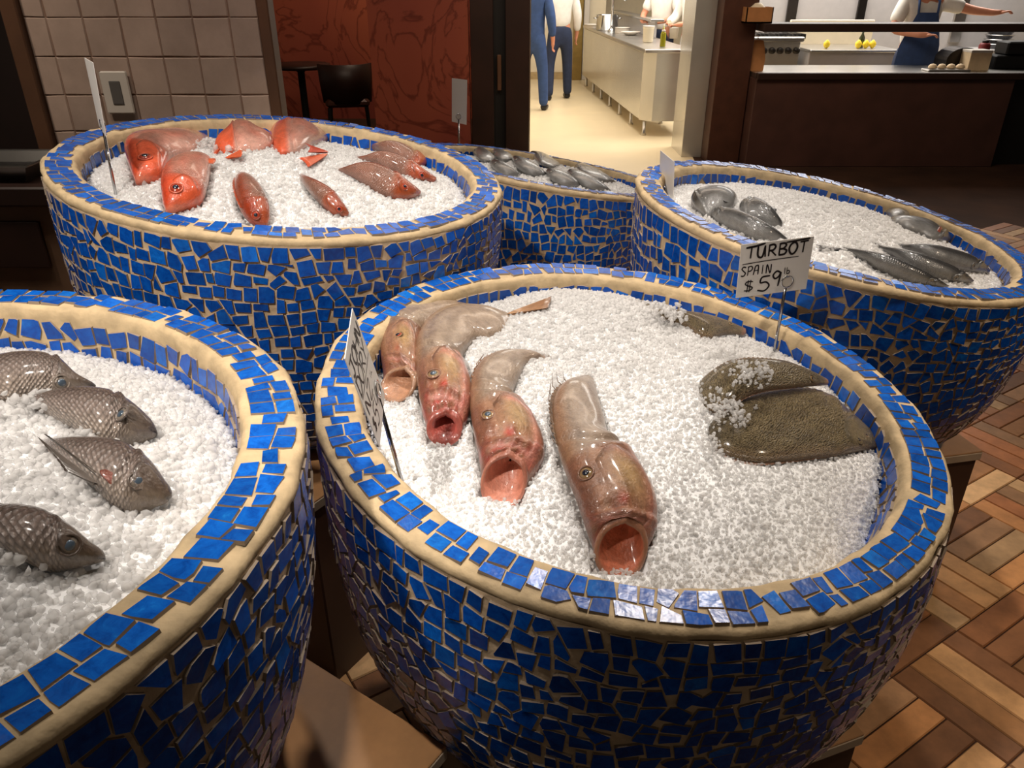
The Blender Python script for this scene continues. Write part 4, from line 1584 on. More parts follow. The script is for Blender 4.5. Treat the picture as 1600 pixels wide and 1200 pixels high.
def dory_relief(head=0.42, amp=1.0):
    def f(s, t):
        y = 0.005 * np.exp(-((s - head - 0.05 * t * t + 0.015) / 0.022) ** 2) * np.clip(1.2 - np.abs(t), 0, 1)
        y -= 0.008 * np.exp(-((s - head - 0.035 - 0.05 * t * t) / 0.02) ** 2)
        y += 0.0016 * np.sin(s * 75 + t * 9 + 2 * np.sin(t * 6)) * sstep(head, 0.05, s) * np.clip(1 - np.abs(t), 0, 1)
        y += 0.0012 * np.sin(t * 26 + s * 8) * sstep(head, 0.1, s) * sstep(.9, .6, np.abs(t))
        y += 0.005 * np.exp(-((s - 0.12) / 0.025) ** 2) * sstep(0.7, -0.4, t)
        y -= 0.005 * np.exp(-((s - 0.165) / 0.02) ** 2)
        y += 0.004 * np.exp(-((t - 0.05) / 0.16) ** 2) * sstep(head, 0.1, s)
        y -= 0.003 * np.exp(-((t + 0.55) / 0.06) ** 2) * sstep(head, 0.2, s) * sstep(0.03, 0.1, s)
        return y * amp
    return f


def turbot_col(s, t, up):
    c = bl(rgb(126, 112, 84), rgb(98, 86, 64), blot(s * 1.5, t * 1.4))
    c = bl(c, rgb(146, 118, 88), sstep(0.72, 1.0, np.abs(t)) * 0.6)
    c = bl(c, rgb(176, 128, 104), sstep(0.07, 0.0, s))
    return bl(c, rgb(214, 196, 182), sstep(-0.1, -0.5, up))


def bream_col(s, t, up):
    c = bl(rgb(84, 72, 67), rgb(124, 112, 106), sstep(0.6, -0.6, t))
    c = bl(c, rgb(50, 41, 37), sstep(0.5, 1.0, t) * 0.8)
    c = bl(c, rgb(78, 64, 53), sstep(0.36, 0.28, s) * 0.8)
    c = bl(c, rgb(150, 138, 126), sstep(-0.3, -1.0, t) * 0.6)
    c = bl(c, rgb(34, 26, 24), 0.8 * np.exp(-((t + .3 + 2 * (s - .05)) / .07) ** 2) * sstep(.13, .09, s))
    c = bl(c, rgb(48, 38, 34), 0.6 * np.exp(-((s - .335 - .05 * t * t) / .012) ** 2) * sstep(.9, .5, np.abs(t)))
    return bl(c, rgb(52, 42, 38), sstep(0.035, 0.0, s) * 0.7)


def snapper_col(hue=0.0):
    def f(s, t, up):
        body = bl(rgb(198, 120, 102), rgb(176, 128, 112), blot(s, t))
        body = bl(body, rgb(196, 76, 50), sstep(0.45, 1.0, t) * 0.8)
        body = bl(body, rgb(226, 176, 160), sstep(-0.3, -0.9, t) * 0.6)
        hd = bl(rgb(214, 92, 58), rgb(200, 70, 42), sstep(0.2, 0.9, t))
        c = bl(hd, body, sstep(0.30, 0.40, s))
        c = bl(c, rgb(226, 140, 110), sstep(0.08, 0.0, s) * 0.5)
        dark = bl(rgb(128, 92, 78), rgb(126, 54, 28), sstep(0.1, 0.7, t) + 0 * s)
        hd2 = bl(rgb(148, 70, 40), rgb(126, 48, 24), sstep(0, 0.8, t))
        dark = bl(hd2, dark, sstep(0.30, 0.42, s))
        return bl(c, dark, np.full(s.shape, hue))
    return f


def bass_col(s, t, up):
    c = bl(rgb(54, 54, 55), rgb(118, 118, 118), sstep(0.0, -0.7, t))
    c = bl(c, rgb(30, 30, 32), sstep(0.15, 0.8, t))
    c = bl(c, rgb(74, 62, 56), sstep(0.12, 0.03, s) * 0.6)
    return c


# ------------------------------------------------------------------ John Dory (front bowl)
A, B, C_, D_, E_ = (BOWLS[k] for k in 'ABCDE')
GD = 'pink open-mouthed fish on ice'
d4 = Fish(A, 'john_dory', 'pink-brown fish with gaping mouth nearest the front rim, apart from the other three', 'fish', GD, [
    (930, 850, 1010, 862, .012, .0, .03), (917, 822, 1024, 828, .018, .002, .036), (902, 778, 1022, 782, .022, .004, .038), (886, 737, 1003, 742, .024, .004, .037), (874, 703, 980, 706, .022, .004, .034),
    (866, 665, 952, 690, .02, .004, .03), (864, 630, 942, 655, .018, .002, .026), (878, 602, 932, 620, .012, -.004, .02), (910, 590, 930, 600, -.01, -.016, .012)],
    M['dory'], dory_col(.45, .45, 0, 0.3), 104, 64, 8, dory_relief(.45), gape=.032, scaly=2)
d4.mouth(.045, rgb(206, 118, 88), rgb(160, 112, 88), .8)
d4.eye(914, 739, .0105, pr=.55, push=.15)
d4.gill(.16, .44, -.86, .5, .0045)
d4.dorsal(.52, .9, lambda q: .005 + .006 * math.sin(q * PI), rgb(104, 78, 56), 34, spikes=[(.52, 0.024, 1.9, .3), (.57, 0.028, 1.9, .3), (.62, 0.036, 1.9, .3), (.67, 0.040, 1.9, .35), (.72, 0.044, 1.9, .35), (.77, 0.040, 1.9, .3), (.82, 0.040, 1.8, .3), (.87, 0.032, 1.7, .3), (.91, 0.024, 1.6, .3)])
d3 = Fish(A, 'john_dory', 'pink-brown fish with round gaping mouth, second from the front of the row of four', 'fish', GD, [
    (754, 742, 822, 760, .012, .0, .032), (749, 715, 848, 722, .018, .002, .037), (742, 683, 848, 692, .021, .004, .038), (737, 652, 834, 660, .022, .004, .036), (734, 622, 815, 636, .02, .004, .033),
    (738, 592, 800, 622, .018, .002, .028), (752, 567, 812, 592, .016, .0, .024), (782, 552, 824, 570, .01, -.004, .018), (826, 550, 850, 562, .004, -.006, .012), (866, 564, 872, 570, -.004, -.012, .006)],
    M['dory'], dory_col(.40, .7, 0, 1.7), 104, 64, 9, dory_relief(.40), gape=.03, scaly=2)
d3.mouth(.04, rgb(210, 138, 116), rgb(168, 108, 90), .84)
d3.eye(761, 648, .0095, pupil='pupil_blue', pr=.58, push=.15)
d3.gill(.15, .40, -.88, .45, .0045)
d3.dorsal(.50, .97, lambda q: .004 + .005 * math.sin(q * PI), rgb(140, 100, 70), 44, spikes=[(.46, 0.032, 1.9, .3), (.50, 0.040, 1.9, .3), (.54, 0.044, 1.9, .3), (.58, 0.044, 1.9, .3), (.62, 0.036, 1.8, .3), (.66, 0.024, 1.7, .3), (.7, 0.016, 1.6, .3), (.75, 0.011, 1.5, .3)])
d2 = Fish(A, 'john_dory', 'pink-red faced fish with its mouth half shut, between the paler and the gaping one', 'fish', GD, [
    (668, 662, 722, 672, .016, .002, .022), (658, 636, 735, 642, .022, .004, .034), (653, 604, 736, 606, .026, .006, .037), (650, 573, 729, 578, .028, .006, .036), (648, 547, 722, 563, .026, .006, .033),
    (655, 522, 728, 548, .024, .004, .030), (672, 498, 745, 528, .022, .002, .027), (705, 482, 765, 527, .02, .0, .025), (750, 481, 785, 520, .014, -.004, .02), (790, 490, 798, 510, .0, -.012, .01)],
    M['dory'], dory_col(.36, .85, .1, 2.9), 104, 64, 9, dory_relief(.36), gape=.02, scaly=2)
d2.mouth(.04, rgb(172, 84, 76), rgb(150, 78, 68), .6)
d2.eye(676, 583, .0105, pupil='pupil_blue', pr=.58, push=.15)
d2.gill(.13, .37, -.88, .45, .0045)
d2.dorsal(.52, .92, lambda q: .006 + .004 * math.sin(q * PI), rgb(140, 104, 74), 30, spikes=[(.48, 0.032, 2.1, .2), (.52, 0.040, 2.1, .2), (.56, 0.044, 2.1, .2), (.6, 0.044, 2.1, .2), (.65, 0.040, 2.0, .2), (.7, 0.032, 1.9, .2)])
d2.fan('tail_fin', (790, 492), [(862, 463), (861, 470), (857, 481)], .004, .012, rgb(168, 132, 100), rays=4, tipcol=rgb(140, 100, 70))
d1 = Fish(A, 'john_dory', 'pale brown fish with wide drooping mouth, against the bowl wall behind the sign', 'fish', GD, [
    (602, 590, 646, 612, .02, .004, .022), (597, 570, 656, 590, .024, .006, .032), (594, 545, 657, 562, .026, .008, .036), (598, 522, 657, 538, .028, .008, .036), (607, 502, 662, 522, .026, .008, .034),
    (624, 486, 684, 512, .022, .006, .03), (652, 474, 702, 502, .018, .004, .026), (690, 470, 722, 495, .01, .0, .02), (732, 474, 738, 486, -.004, -.01, .01)],
    M['dory'], dory_col(.42, .15, .2, 4.1), 104, 64, None, dory_relief(.42), gape=.026, scaly=2)
d1.mouth(.045, rgb(184, 138, 110), rgb(150, 114, 90), .8)
d1.eye(621, 523, .0088, ring='eye_ring_red', pr=.58, push=.15)
d1.gill(.15, .42, -.8, .5, .004)
d1.dorsal(.6, .95, lambda q: .005, rgb(130, 96, 66), 20)

# ------------------------------------------------------------------ turbot
GT = 'speckled brown flatfish on ice'


def fins_edge(f, k=0.010):
    f.dorsal(.10, .93, lambda q: k * math.sin(q * PI) ** .5 + .001, rgb(116, 92, 66), 60, 1, 'dorsal_fin', lean=.3)
    f.dorsal(.16, .93, lambda q: k * math.sin(q * PI) ** .5 + .001, rgb(128, 94, 74), 60, -1, 'anal_fin', lean=.3)


t2 = Fish(A, 'turbot', 'large speckled brown flatfish lying flat beside the right wall of the bowl', 'fish', GT, [
    (1369, 690, 1372, 702, .004, .0, .007), (1352, 668, 1346, 704, .008, .002, .013), (1318, 638, 1304, 713, .010, .003, .018), (1286, 614, 1262, 718, .012, .003, .021), (1240, 608, 1225, 722, .012, .003, .022),
    (1195, 614, 1185, 724, .010, .002, .021), (1155, 626, 1145, 717, .006, .0, .018), (1124, 650, 1115, 700, .0, -.003, .012), (1104, 672, 1102, 690, -.008, -.010, .006)],
    M['turbot'], turbot_col, 60, 32, 8, lambda s, t: .0035 * np.exp(-((s - .26 - .06 * t) / .025) ** 2) - .0025 * np.exp(-((s - .31 - .06 * t) / .02) ** 2))
t2.eye(1341, 689, .0075, 'eye_ring', 'pupil', .5, push=.15)
t2.eye(1352, 680, .006, 'eye_ring', 'pupil', .5, push=.15)
fins_edge(t2)
t2.gill(.05, .27, -.8, .7, .003, rgb(108, 96, 70))
t1 = Fish(A, 'turbot', 'speckled brown flatfish propped up on the larger one, tail under loose ice', 'fish', GT, [
    (1288, 592, 1292, 602, .034, .03, .006), (1264, 580, 1270, 603, .045, .034, .01), (1227, 566, 1237, 606, .052, .036, .013), (1195, 562, 1200, 610, .052, .034, .015), (1160, 562, 1168, 620, .044, .028, .016),
    (1134, 568, 1138, 638, .028, .016, .015), (1108, 584, 1108, 646, .008, -.002, .012), (1086, 606, 1086, 638, -.012, -.018, .008)],
    M['turbot'], turbot_col, 54, 28, 7)
fins_edge(t1, .007)
t1.eye(1268, 590, .006, 'eye_ring', 'pupil', .5, push=.15)
t0 = Fish(A, 'turbot', 'small speckled brown flatfish mostly buried at the back of the bowl', 'fish', GT, [
    (1163, 514, 1163, 523, .012, .006, .006), (1126, 500, 1136, 522, .02, .006, .012), (1096, 492, 1101, 529, .022, .004, .015), (1064, 488, 1072, 512, .016, .002, .014), (1030, 482, 1036, 500, .006, -.002, .011), (985, 466, 986, 478, -.012, -.014, .008)],
    M['turbot'], turbot_col, 44, 24, 5)
fins_edge(t0, .007)
t0.eye(1142, 506, .005, 'eye_ring', 'pupil', .5, push=.15)

# ------------------------------------------------------------------ sea bream (left bowl)
GB = 'dark scaly fish on ice'


def bream(label, st, eye, er, bury=None, gl=(.14, .36)):
    f = Fish(B, 'sea_bream', label, 'fish', GB, st, M['bream'], bream_col, 60, 34, bury,
             lambda s, t: .0035 * np.exp(-((s - .33 - .05 * t * t) / .02) ** 2) - .004 * np.exp(-((s - .375 - .05 * t * t) / .016) ** 2) - .0035 * np.exp(-((t + .32 + 2 * (s - .05)) / .1) ** 2) * sstep(.14, .08, s), scaly=.3)
    f.eye(*eye, er, 'eye_clear', 'pupil_blue', .6, push=.2)
    f.gill(*gl, -.85, .45, .003)
    return f


b1 = bream('dark grey scaly fish at the back left, beside the far wall of its bowl', [
    (149, 603, 147, 609, .008, .004, .006), (126, 590, 129, 611, .018, .004, .017), (95, 570, 96, 615, .024, .004, .026), (60, 562, 55, 620, .028, .004, .031), (20, 564, 14, 625, .026, .004, .031),
    (-25, 575, -26, 622, .014, -.002, .026), (-62, 592, -62, 610, -.01, -.012, .01)], (96, 596), .0088, 6)
b2 = bream('dark grey scaly fish in the middle of the row, tail buried in ice', [
    (246, 677, 244, 683, .006, .002, .006), (227, 655, 222, 690, .016, .002, .019), (191, 630, 190, 694, .024, .004, .029), (160, 617, 155, 692, .028, .004, .032), (120, 614, 115, 672, .024, .0, .03),
    (76, 620, 76, 654, .008, -.006, .022), (34, 630, 34, 644, -.014, -.016, .01)], (189, 648), .0088, 6)
b3 = bream('dark scaly fish with its pectoral fin raised, mouth toward the bowl edge', [
    (261, 778, 257, 787, .006, .002, .007), (255, 756, 238, 794, .016, .004, .02), (229, 722, 200, 795, .024, .005, .029), (191, 698, 164, 778, .028, .005, .031), (144, 689, 130, 748, .024, .0, .028),
    (105, 686, 100, 722, .012, -.005, .02), (76, 686, 76, 702, -.010, -.014, .01)], (218, 751), .0088, 6)
b3.fan('pectoral_fin', (153, 756), [(57, 681), (64, 690), (84, 712), (100, 735)], .03, [.055, .052, .045, .036], rgb(88, 76, 66), rays=3, tipcol=rgb(60, 52, 46))
b3.fan('pectoral_fin', (150, 740), [(69, 678), (76, 681), (92, 694)], .034, [.05, .05, .045], rgb(92, 80, 70), rays=3, tipcol=rgb(64, 56, 50))
gs, gt = b3.nearest(168, 741)
b3.gill(gs - .03, gs + .035, gt - .2, gt + .08, .004, rgb(126, 72, 60), 'gill_opening', .8)
b3.dorsal(.5, .95, lambda q: .004 + .003 * math.sin(q * PI), rgb(70, 58, 50), 30)
b4 = bream('brown-black scaly fish at the front left, half cut off by the left edge', [
    (162, 869, 159, 878, .006, .002, .007), (141, 848, 139, 884, .018, .004, .02), (105, 820, 100, 890, .026, .005, .031), (60, 796, 54, 886, .03, .005, .035), (0, 788, 0, 848, .026, .0, .034),
    (-50, 796, -50, 836, .01, -.006, .024), (-88, 806, -88, 822, -.012, -.014, .01)], (106, 850), .0088, 6)
b4.dorsal(.5, .95, lambda q: .005, rgb(56, 46, 40), 30)

# ------------------------------------------------------------------ red snappers (back left bowl)
GS = 'orange-red fish on ice'


def snapper(label, st, eye=None, er=.009, hue=0.0, bury=None, gl=(.12, .36), gcol=None):
    f = Fish(C_, 'red_snapper', label, 'fish', GS, st, M['snapper'], snapper_col(hue), 50, 28, bury,
             lambda s, t: .0035 * np.exp(-((s - .33 - .05 * t * t) / .022) ** 2) - .004 * np.exp(-((s - .38 - .05 * t * t) / .018) ** 2) - .003 * np.exp(-((t + .3 + 2.2 * (s - .04)) / .1) ** 2) * sstep(.13, .07, s), scaly=.3)
    if eye:
        f.eye(*eye, er, 'eye_ring_red', 'pupil', .55, push=0)
    if gl:
        f.gill(*gl, -.85, .45, .003)
    return f


s1 = snapper('big orange-red fish head by the left wall of the bowl behind the card stake', [
    (212, 284, 226, 285, .012, .006, .014), (205, 268, 252, 277, .022, .008, .03), (197, 243, 262, 262, .03, .01, .038), (195, 228, 270, 248, .034, .01, .04), (207, 219, 285, 240, .032, .008, .038),
    (236, 214, 305, 235, .026, .004, .034), (270, 210, 320, 226, .014, -.002, .028), (310, 212, 330, 218, -.01, -.014, .014)], (226, 244), .013, 0, 7)
s2 = snapper('orange-red fish facing forward, its pale lips near the front rim', [
    (259, 330, 284, 328, .012, .006, .014), (254, 314, 306, 320, .024, .008, .03), (251, 292, 319, 308, .032, .01, .038), (253, 273, 326, 286, .034, .01, .038), (264, 259, 329, 267, .03, .008, .034),
    (286, 252, 331, 256, .018, .002, .026), (314, 251, 333, 255, -.006, -.010, .012)], (276, 294), .012, 0.05, 6)
s2.fan('pectoral_fin', (308, 251), [(336, 247), (338, 251), (334, 256)], .03, .022, rgb(206, 96, 60), rays=2)
s3 = snapper('arched orange-red fish at the back wall, left of its twin', [
    (334, 238, 339, 242, .0, -.006, .01), (347, 212, 352, 240, .024, .0, .026), (366, 197, 371, 238, .034, .002, .034), (391, 198, 395, 236, .034, .002, .034), (411, 210, 414, 234, .024, .0, .026), (422, 224, 423, 232, .0, -.006, .012)],
    None, hue=0.0, gl=None)
s3.fan('tail_fin', (352, 248), [(377, 233), (379, 239), (377, 245)], .004, .022, rgb(210, 96, 60), rays=3)
s3.fan('anal_fin', (344, 232), [(334, 236), (332, 240), (337, 242)], .02, .004, rgb(206, 90, 56), rays=2)
s4 = snapper('arched pale pink and orange fish at the back wall, right of its twin', [
    (424, 206, 427, 236, .008, -.006, .014), (440, 194, 441, 240, .03, .002, .03), (467, 192, 468, 236, .034, .002, .034), (491, 202, 492, 228, .024, .0, .026), (516, 213, 516, 220, -.004, -.010, .01)],
    None, hue=0.0, gl=None)
s4.fan('tail_fin', (513, 238), [(477, 224), (484, 230), (480, 238)], .012, .026, rgb(200, 84, 58), rays=3, tipcol=rgb(186, 64, 44))
s4.fan('tail_fin', (512, 241), [(466, 247), (476, 254), (481, 262)], .012, .014, rgb(212, 108, 72), rays=3, tipcol=rgb(196, 84, 54))
s5 = snapper('slim copper-red fish pointing at the front rim, grey side showing', [
    (405, 352, 419, 352, .008, .004, .010), (389, 340, 421, 338, .02, .006, .024), (375, 320, 418, 323, .026, .008, .031), (367, 299, 409, 303, .026, .006, .03), (366, 284, 396, 288, .018, .0, .024), (371, 273, 380, 276, -.008, -.012, .01)],
    (399, 337), .008, 0.85, 5)
s5.dorsal(.35, .9, lambda q: .006, rgb(170, 74, 44), 20)
s6 = snapper('narrow copper-red fish head down in ice right of the slim one', [
    (545, 333, 541, 339, .006, .002, .006), (537, 319, 522, 335, .02, .004, .018), (525, 302, 503, 323, .028, .004, .026), (505, 288, 489, 308, .028, .004, .026), (487, 279, 477, 292, .016, -.002, .02), (473, 273, 470, 278, -.008, -.012, .008)],
    (531, 327), .007, 0.95, 5)
s7 = snapper('copper-brown fish nearest the front of the three overlapping on the right', [
    (656, 300, 653, 307, .006, .003, .008), (641, 291, 634, 310, .018, .004, .02), (614, 273, 605, 306, .028, .005, .03), (580, 261, 577, 293, .03, .005, .032), (550, 261, 551, 279, .02, .0, .022), (528, 266, 528, 270, -.004, -.008, .008)],
    (630, 293), .0085, 0.9, 6)
s8 = snapper('copper-brown fish in the middle of the three overlapping on the right', [
    (681, 279, 677, 284, .006, .003, .007), (664, 270, 656, 281, .016, .004, .017), (635, 254, 629, 272, .026, .005, .026), (601, 243, 600, 262, .028, .005, .028), (575, 243, 576, 255, .018, .0, .02), (556, 246, 557, 250, -.004, -.008, .008)],
    (660, 274), .0085, 0.85, 6)
s9 = snapper('copper-brown fish farthest back of the three overlapping on the right', [
    (676, 252, 671, 258, .006, .003, .007), (661, 245, 654, 257, .016, .004, .016), (635, 233, 630, 248, .026, .005, .024), (605, 226, 605, 240, .026, .004, .025), (577, 228, 578, 235, -.002, -.006, .010)],
    None, .008, 0.85, 5)
s10 = snapper('sliver of a copper-brown fish behind the three on the right', [
    (640, 228, 636, 232, .004, .0, .006), (615, 221, 612, 230, .02, .004, .018), (586, 219, 586, 227, .018, .002, .018), (570, 220, 571, 224, -.004, -.008, .008)],
    None, .008, 0.85, None, None)

# ------------------------------------------------------------------ slim grey fish in the half hidden bowl
GM = 'slim grey fish in the half hidden bowl'
k = 0
ORD = ['beside the blank card stake', 'second from the card, at the back wall', 'second from the card, at the front rim', 'third from the card, lying across the middle', 'against the back wall near the kitchen floor',
       'second from the right at the front rim', 'farthest right against the back wall', 'farthest right at the front rim']
for (x0, y0, x1, y1, wd) in ((739, 232, 774, 252, 16), (769, 236, 803, 250, 12), (768, 254, 812, 275, 14), (801, 248, 853, 274, 15), (829, 239, 877, 261, 13), (855, 268, 907, 290, 15), (899, 257, 962, 287, 12), (888, 268, 952, 298, 14)):
    dx, dy = x1 - x0, y1 - y0
    L = math.hypot(dx, dy)
    nx, ny = dy / L, -dx / L
    st = []
    for f, wf, o, b in ((0, .3, .006, .01), (.08, .8, .016, .022), (.3, 1, .022, .028), (.6, .95, .02, .026), (.85, .6, .01, .018), (1.05, .25, -.006, .008)):
        cx, cy = x0 + dx * f, y0 + dy * f
        st.append((cx + nx * wd * wf * .5, cy + ny * wd * wf * .5 + 1.5, cx - nx * wd * wf * .5, cy - ny * wd * wf * .5 + 1.5, o, o - .008, b * .8))
    f = Fish(D_, 'mackerel', 'slim grey fish ' + ORD[k], 'fish', GM, st, M['bass'], bass_col, 30, 18)
    f.eye(x0 + dx * .1, y0 + dy * .1, .007, 'eye_clear', 'pupil', .5, push=0)
    k += 1

# ------------------------------------------------------------------ sea bass (back right bowl)
GE = 'long dark silvery fish on ice'


def bass(label, st, eye=None, er=.008, bury=None, gl=(.1, .26)):
    f = Fish(E_, 'sea_bass', label, 'fish', GE, st, M['bass'], bass_col, 46, 24, bury,
             lambda s, t: .003 * np.exp(-((s - .22 - .03 * t * t) / .015) ** 2) - .003 * np.exp(-((s - .255 - .03 * t * t) / .012) ** 2))
    if eye:
        f.eye(*eye, er, 'eye_clear', 'pupil', .5, push=0)
    if gl:
        f.gill(*gl, -.85, .5, .002)
    return f


e1 = bass('bent silvery fish by the blank card, head end up', [
    (1081, 318, 1090, 332, .006, .0, .014), (1086, 304, 1106, 340, .022, .002, .03), (1102, 298, 1124, 336, .03, .004, .034), (1124, 298, 1142, 328, .026, .002, .03), (1143, 304, 1149, 318, .004, -.006, .014)], None, gl=(.12, .3))
e1.fan('tail_fin', (1130, 314), [(1138, 298), (1144, 306), (1148, 318)], .034, .016, rgb(110, 110, 110), rays=3)
e2 = bass('bent silvery fish just right of the one by the blank card', [
    (1160, 320, 1160, 334, .006, .0, .012), (1172, 314, 1164, 344, .022, .004, .026), (1190, 317, 1176, 348, .03, .004, .03), (1204, 328, 1192, 352, .026, .002, .028), (1214, 342, 1206, 358, .012, -.004, .02), (1220, 354, 1216, 362, -.008, -.012, .01)], None, gl=None)
e2.fan('pectoral_fin', (1194, 326), [(1214, 326), (1213, 330), (1206, 334)], .034, .026, rgb(70, 72, 76), rays=2)
e3 = bass('dark long fish lying along the near rim behind the turbot sign', [
    (1111, 330, 1109, 336, .004, .0, .008), (1128, 327, 1120, 346, .02, .003, .02), (1152, 332, 1144, 358, .026, .004, .027), (1180, 344, 1172, 371, .026, .003, .027), (1204, 358, 1200, 379, .016, -.002, .022), (1228, 374, 1226, 384, -.004, -.01, .01)],
    None, gl=(.1, .26))
f1 = bass('longest dark fish of the three at the near right, top one', [
    (1545, 423, 1542, 427, .006, .003, .007), (1530, 411, 1522, 426, .016, .004, .017), (1505, 400, 1495, 421, .022, .005, .024), (1462, 389, 1458, 411, .024, .005, .026), (1425, 384, 1425, 397, .014, .0, .019), (1405, 382, 1406, 388, -.002, -.006, .008)],
    (1522, 416), .0075)
f2 = bass('dark fish in the middle of the three at the near right', [
    (1519, 439, 1516, 443, .006, .003, .007), (1503, 428, 1492, 441, .016, .004, .017), (1472, 414, 1460, 434, .022, .005, .024), (1430, 400, 1424, 420, .022, .005, .025), (1394, 389, 1394, 402, .012, .0, .018), (1366, 381, 1367, 387, -.004, -.008, .008)],
    (1494, 433), .0075)
f3 = bass('dark fish of the three at the near right, lowest against the rim', [
    (1481, 447, 1477, 450, .006, .003, .007), (1464, 437, 1456, 447, .016, .003, .016), (1428, 421, 1420, 440, .022, .004, .024), (1384, 403, 1380, 424, .022, .004, .025), (1350, 394, 1348, 408, .012, .0, .018), (1318, 388, 1318, 393, -.004, -.008, .008)],
    (1455, 441), .0075)
f3.fan('tail_fin', (1322, 391), [(1274, 382), (1280, 386), (1278, 391)], .0, .004, rgb(66, 66, 68), rays=3)
g1 = bass('silvery fish with a reddish snout on the far right of the bowl', [
    (1488, 372, 1485, 377, .006, .003, .007), (1472, 361, 1462, 376, .018, .004, .018), (1446, 348, 1438, 366, .024, .005, .024), (1414, 342, 1410, 356, .018, .003, .02), (1389, 342, 1389, 348, -.002, -.006, .008)],
    (1472, 368), .0075, None, (.12, .3))
g1.gill(.27, .34, -.5, .2, .004, rgb(150, 70, 56), 'gill_opening', .1)
g2 = bass('dark fish behind the reddish-snouted one at the far rim', [
    (1452, 341, 1448, 347, .004, .002, .008), (1430, 335, 1424, 346, .016, .004, .018), (1404, 328, 1398, 342, .018, .004, .02), (1377, 323, 1376, 331, -.002, -.006, .008)], None, gl=None)
g3 = bass('sliver of a dark fish at the back of the ice by the far wall', [
    (1348, 302, 1347, 306, .004, .0, .006), (1324, 301, 1322, 308, .014, .004, .012), (1302, 303, 1300, 308, .010, .002, .012), (1286, 306, 1287, 310, -.004, -.008, .006)], None, gl=None)

# ------------------------------------------------------------------ crushed ice
ICO = None


def ico():
    p = (1 + 5 ** .5) / 2
    v = np.array([(-1, p, 0), (1, p, 0), (-1, -p, 0), (1, -p, 0), (0, -1, p), (0, 1, p), (0, -1, -p), (0, 1, -p), (p, 0, -1), (p, 0, 1), (-p, 0, -1), (-p, 0, 1)], float)
    v /= np.linalg.norm(v[0])
    f = np.array([(0, 11, 5), (0, 5, 1), (0, 1, 7), (0, 7, 10), (0, 10, 11), (1, 5, 9), (5, 11, 4), (11, 10, 2), (10, 7, 6), (7, 1, 8), (3, 9, 4), (3, 4, 2), (3, 2, 6), (3, 6, 8), (3, 8, 9), (4, 9, 5), (2, 4, 11), (6, 2, 10), (8, 6, 7), (9, 8, 1)])
    return v, f


def inside(poly, q):
    x, y = q[:, 0], q[:, 1]
    r = np.zeros(len(q), bool)
    n = len(poly)
    for i in range(n):
        a, b = poly[i], poly[(i + 1) % n]
        c = (a[1] > y) != (b[1] > y)
        if c.any():
            xx = (b[0] - a[0]) * (y - a[1]) / (b[1] - a[1] + 1e-15) + a[0]
            r ^= c & (x < xx)
    return r


def lump_noise(q, seed, f0=18.0):
    g = np.random.default_rng(seed)
    out = np.zeros(len(q))
    for o in range(4):
        for _ in range(4):
            a = g.random() * 2 * PI
            fr = f0 * 2 ** o * (0.8 + 0.4 * g.random())
            out += np.sin((q[:, 0] * math.cos(a) + q[:, 1] * math.sin(a)) * fr + g.random() * 6.3) / (2 ** o * 4)
    return out


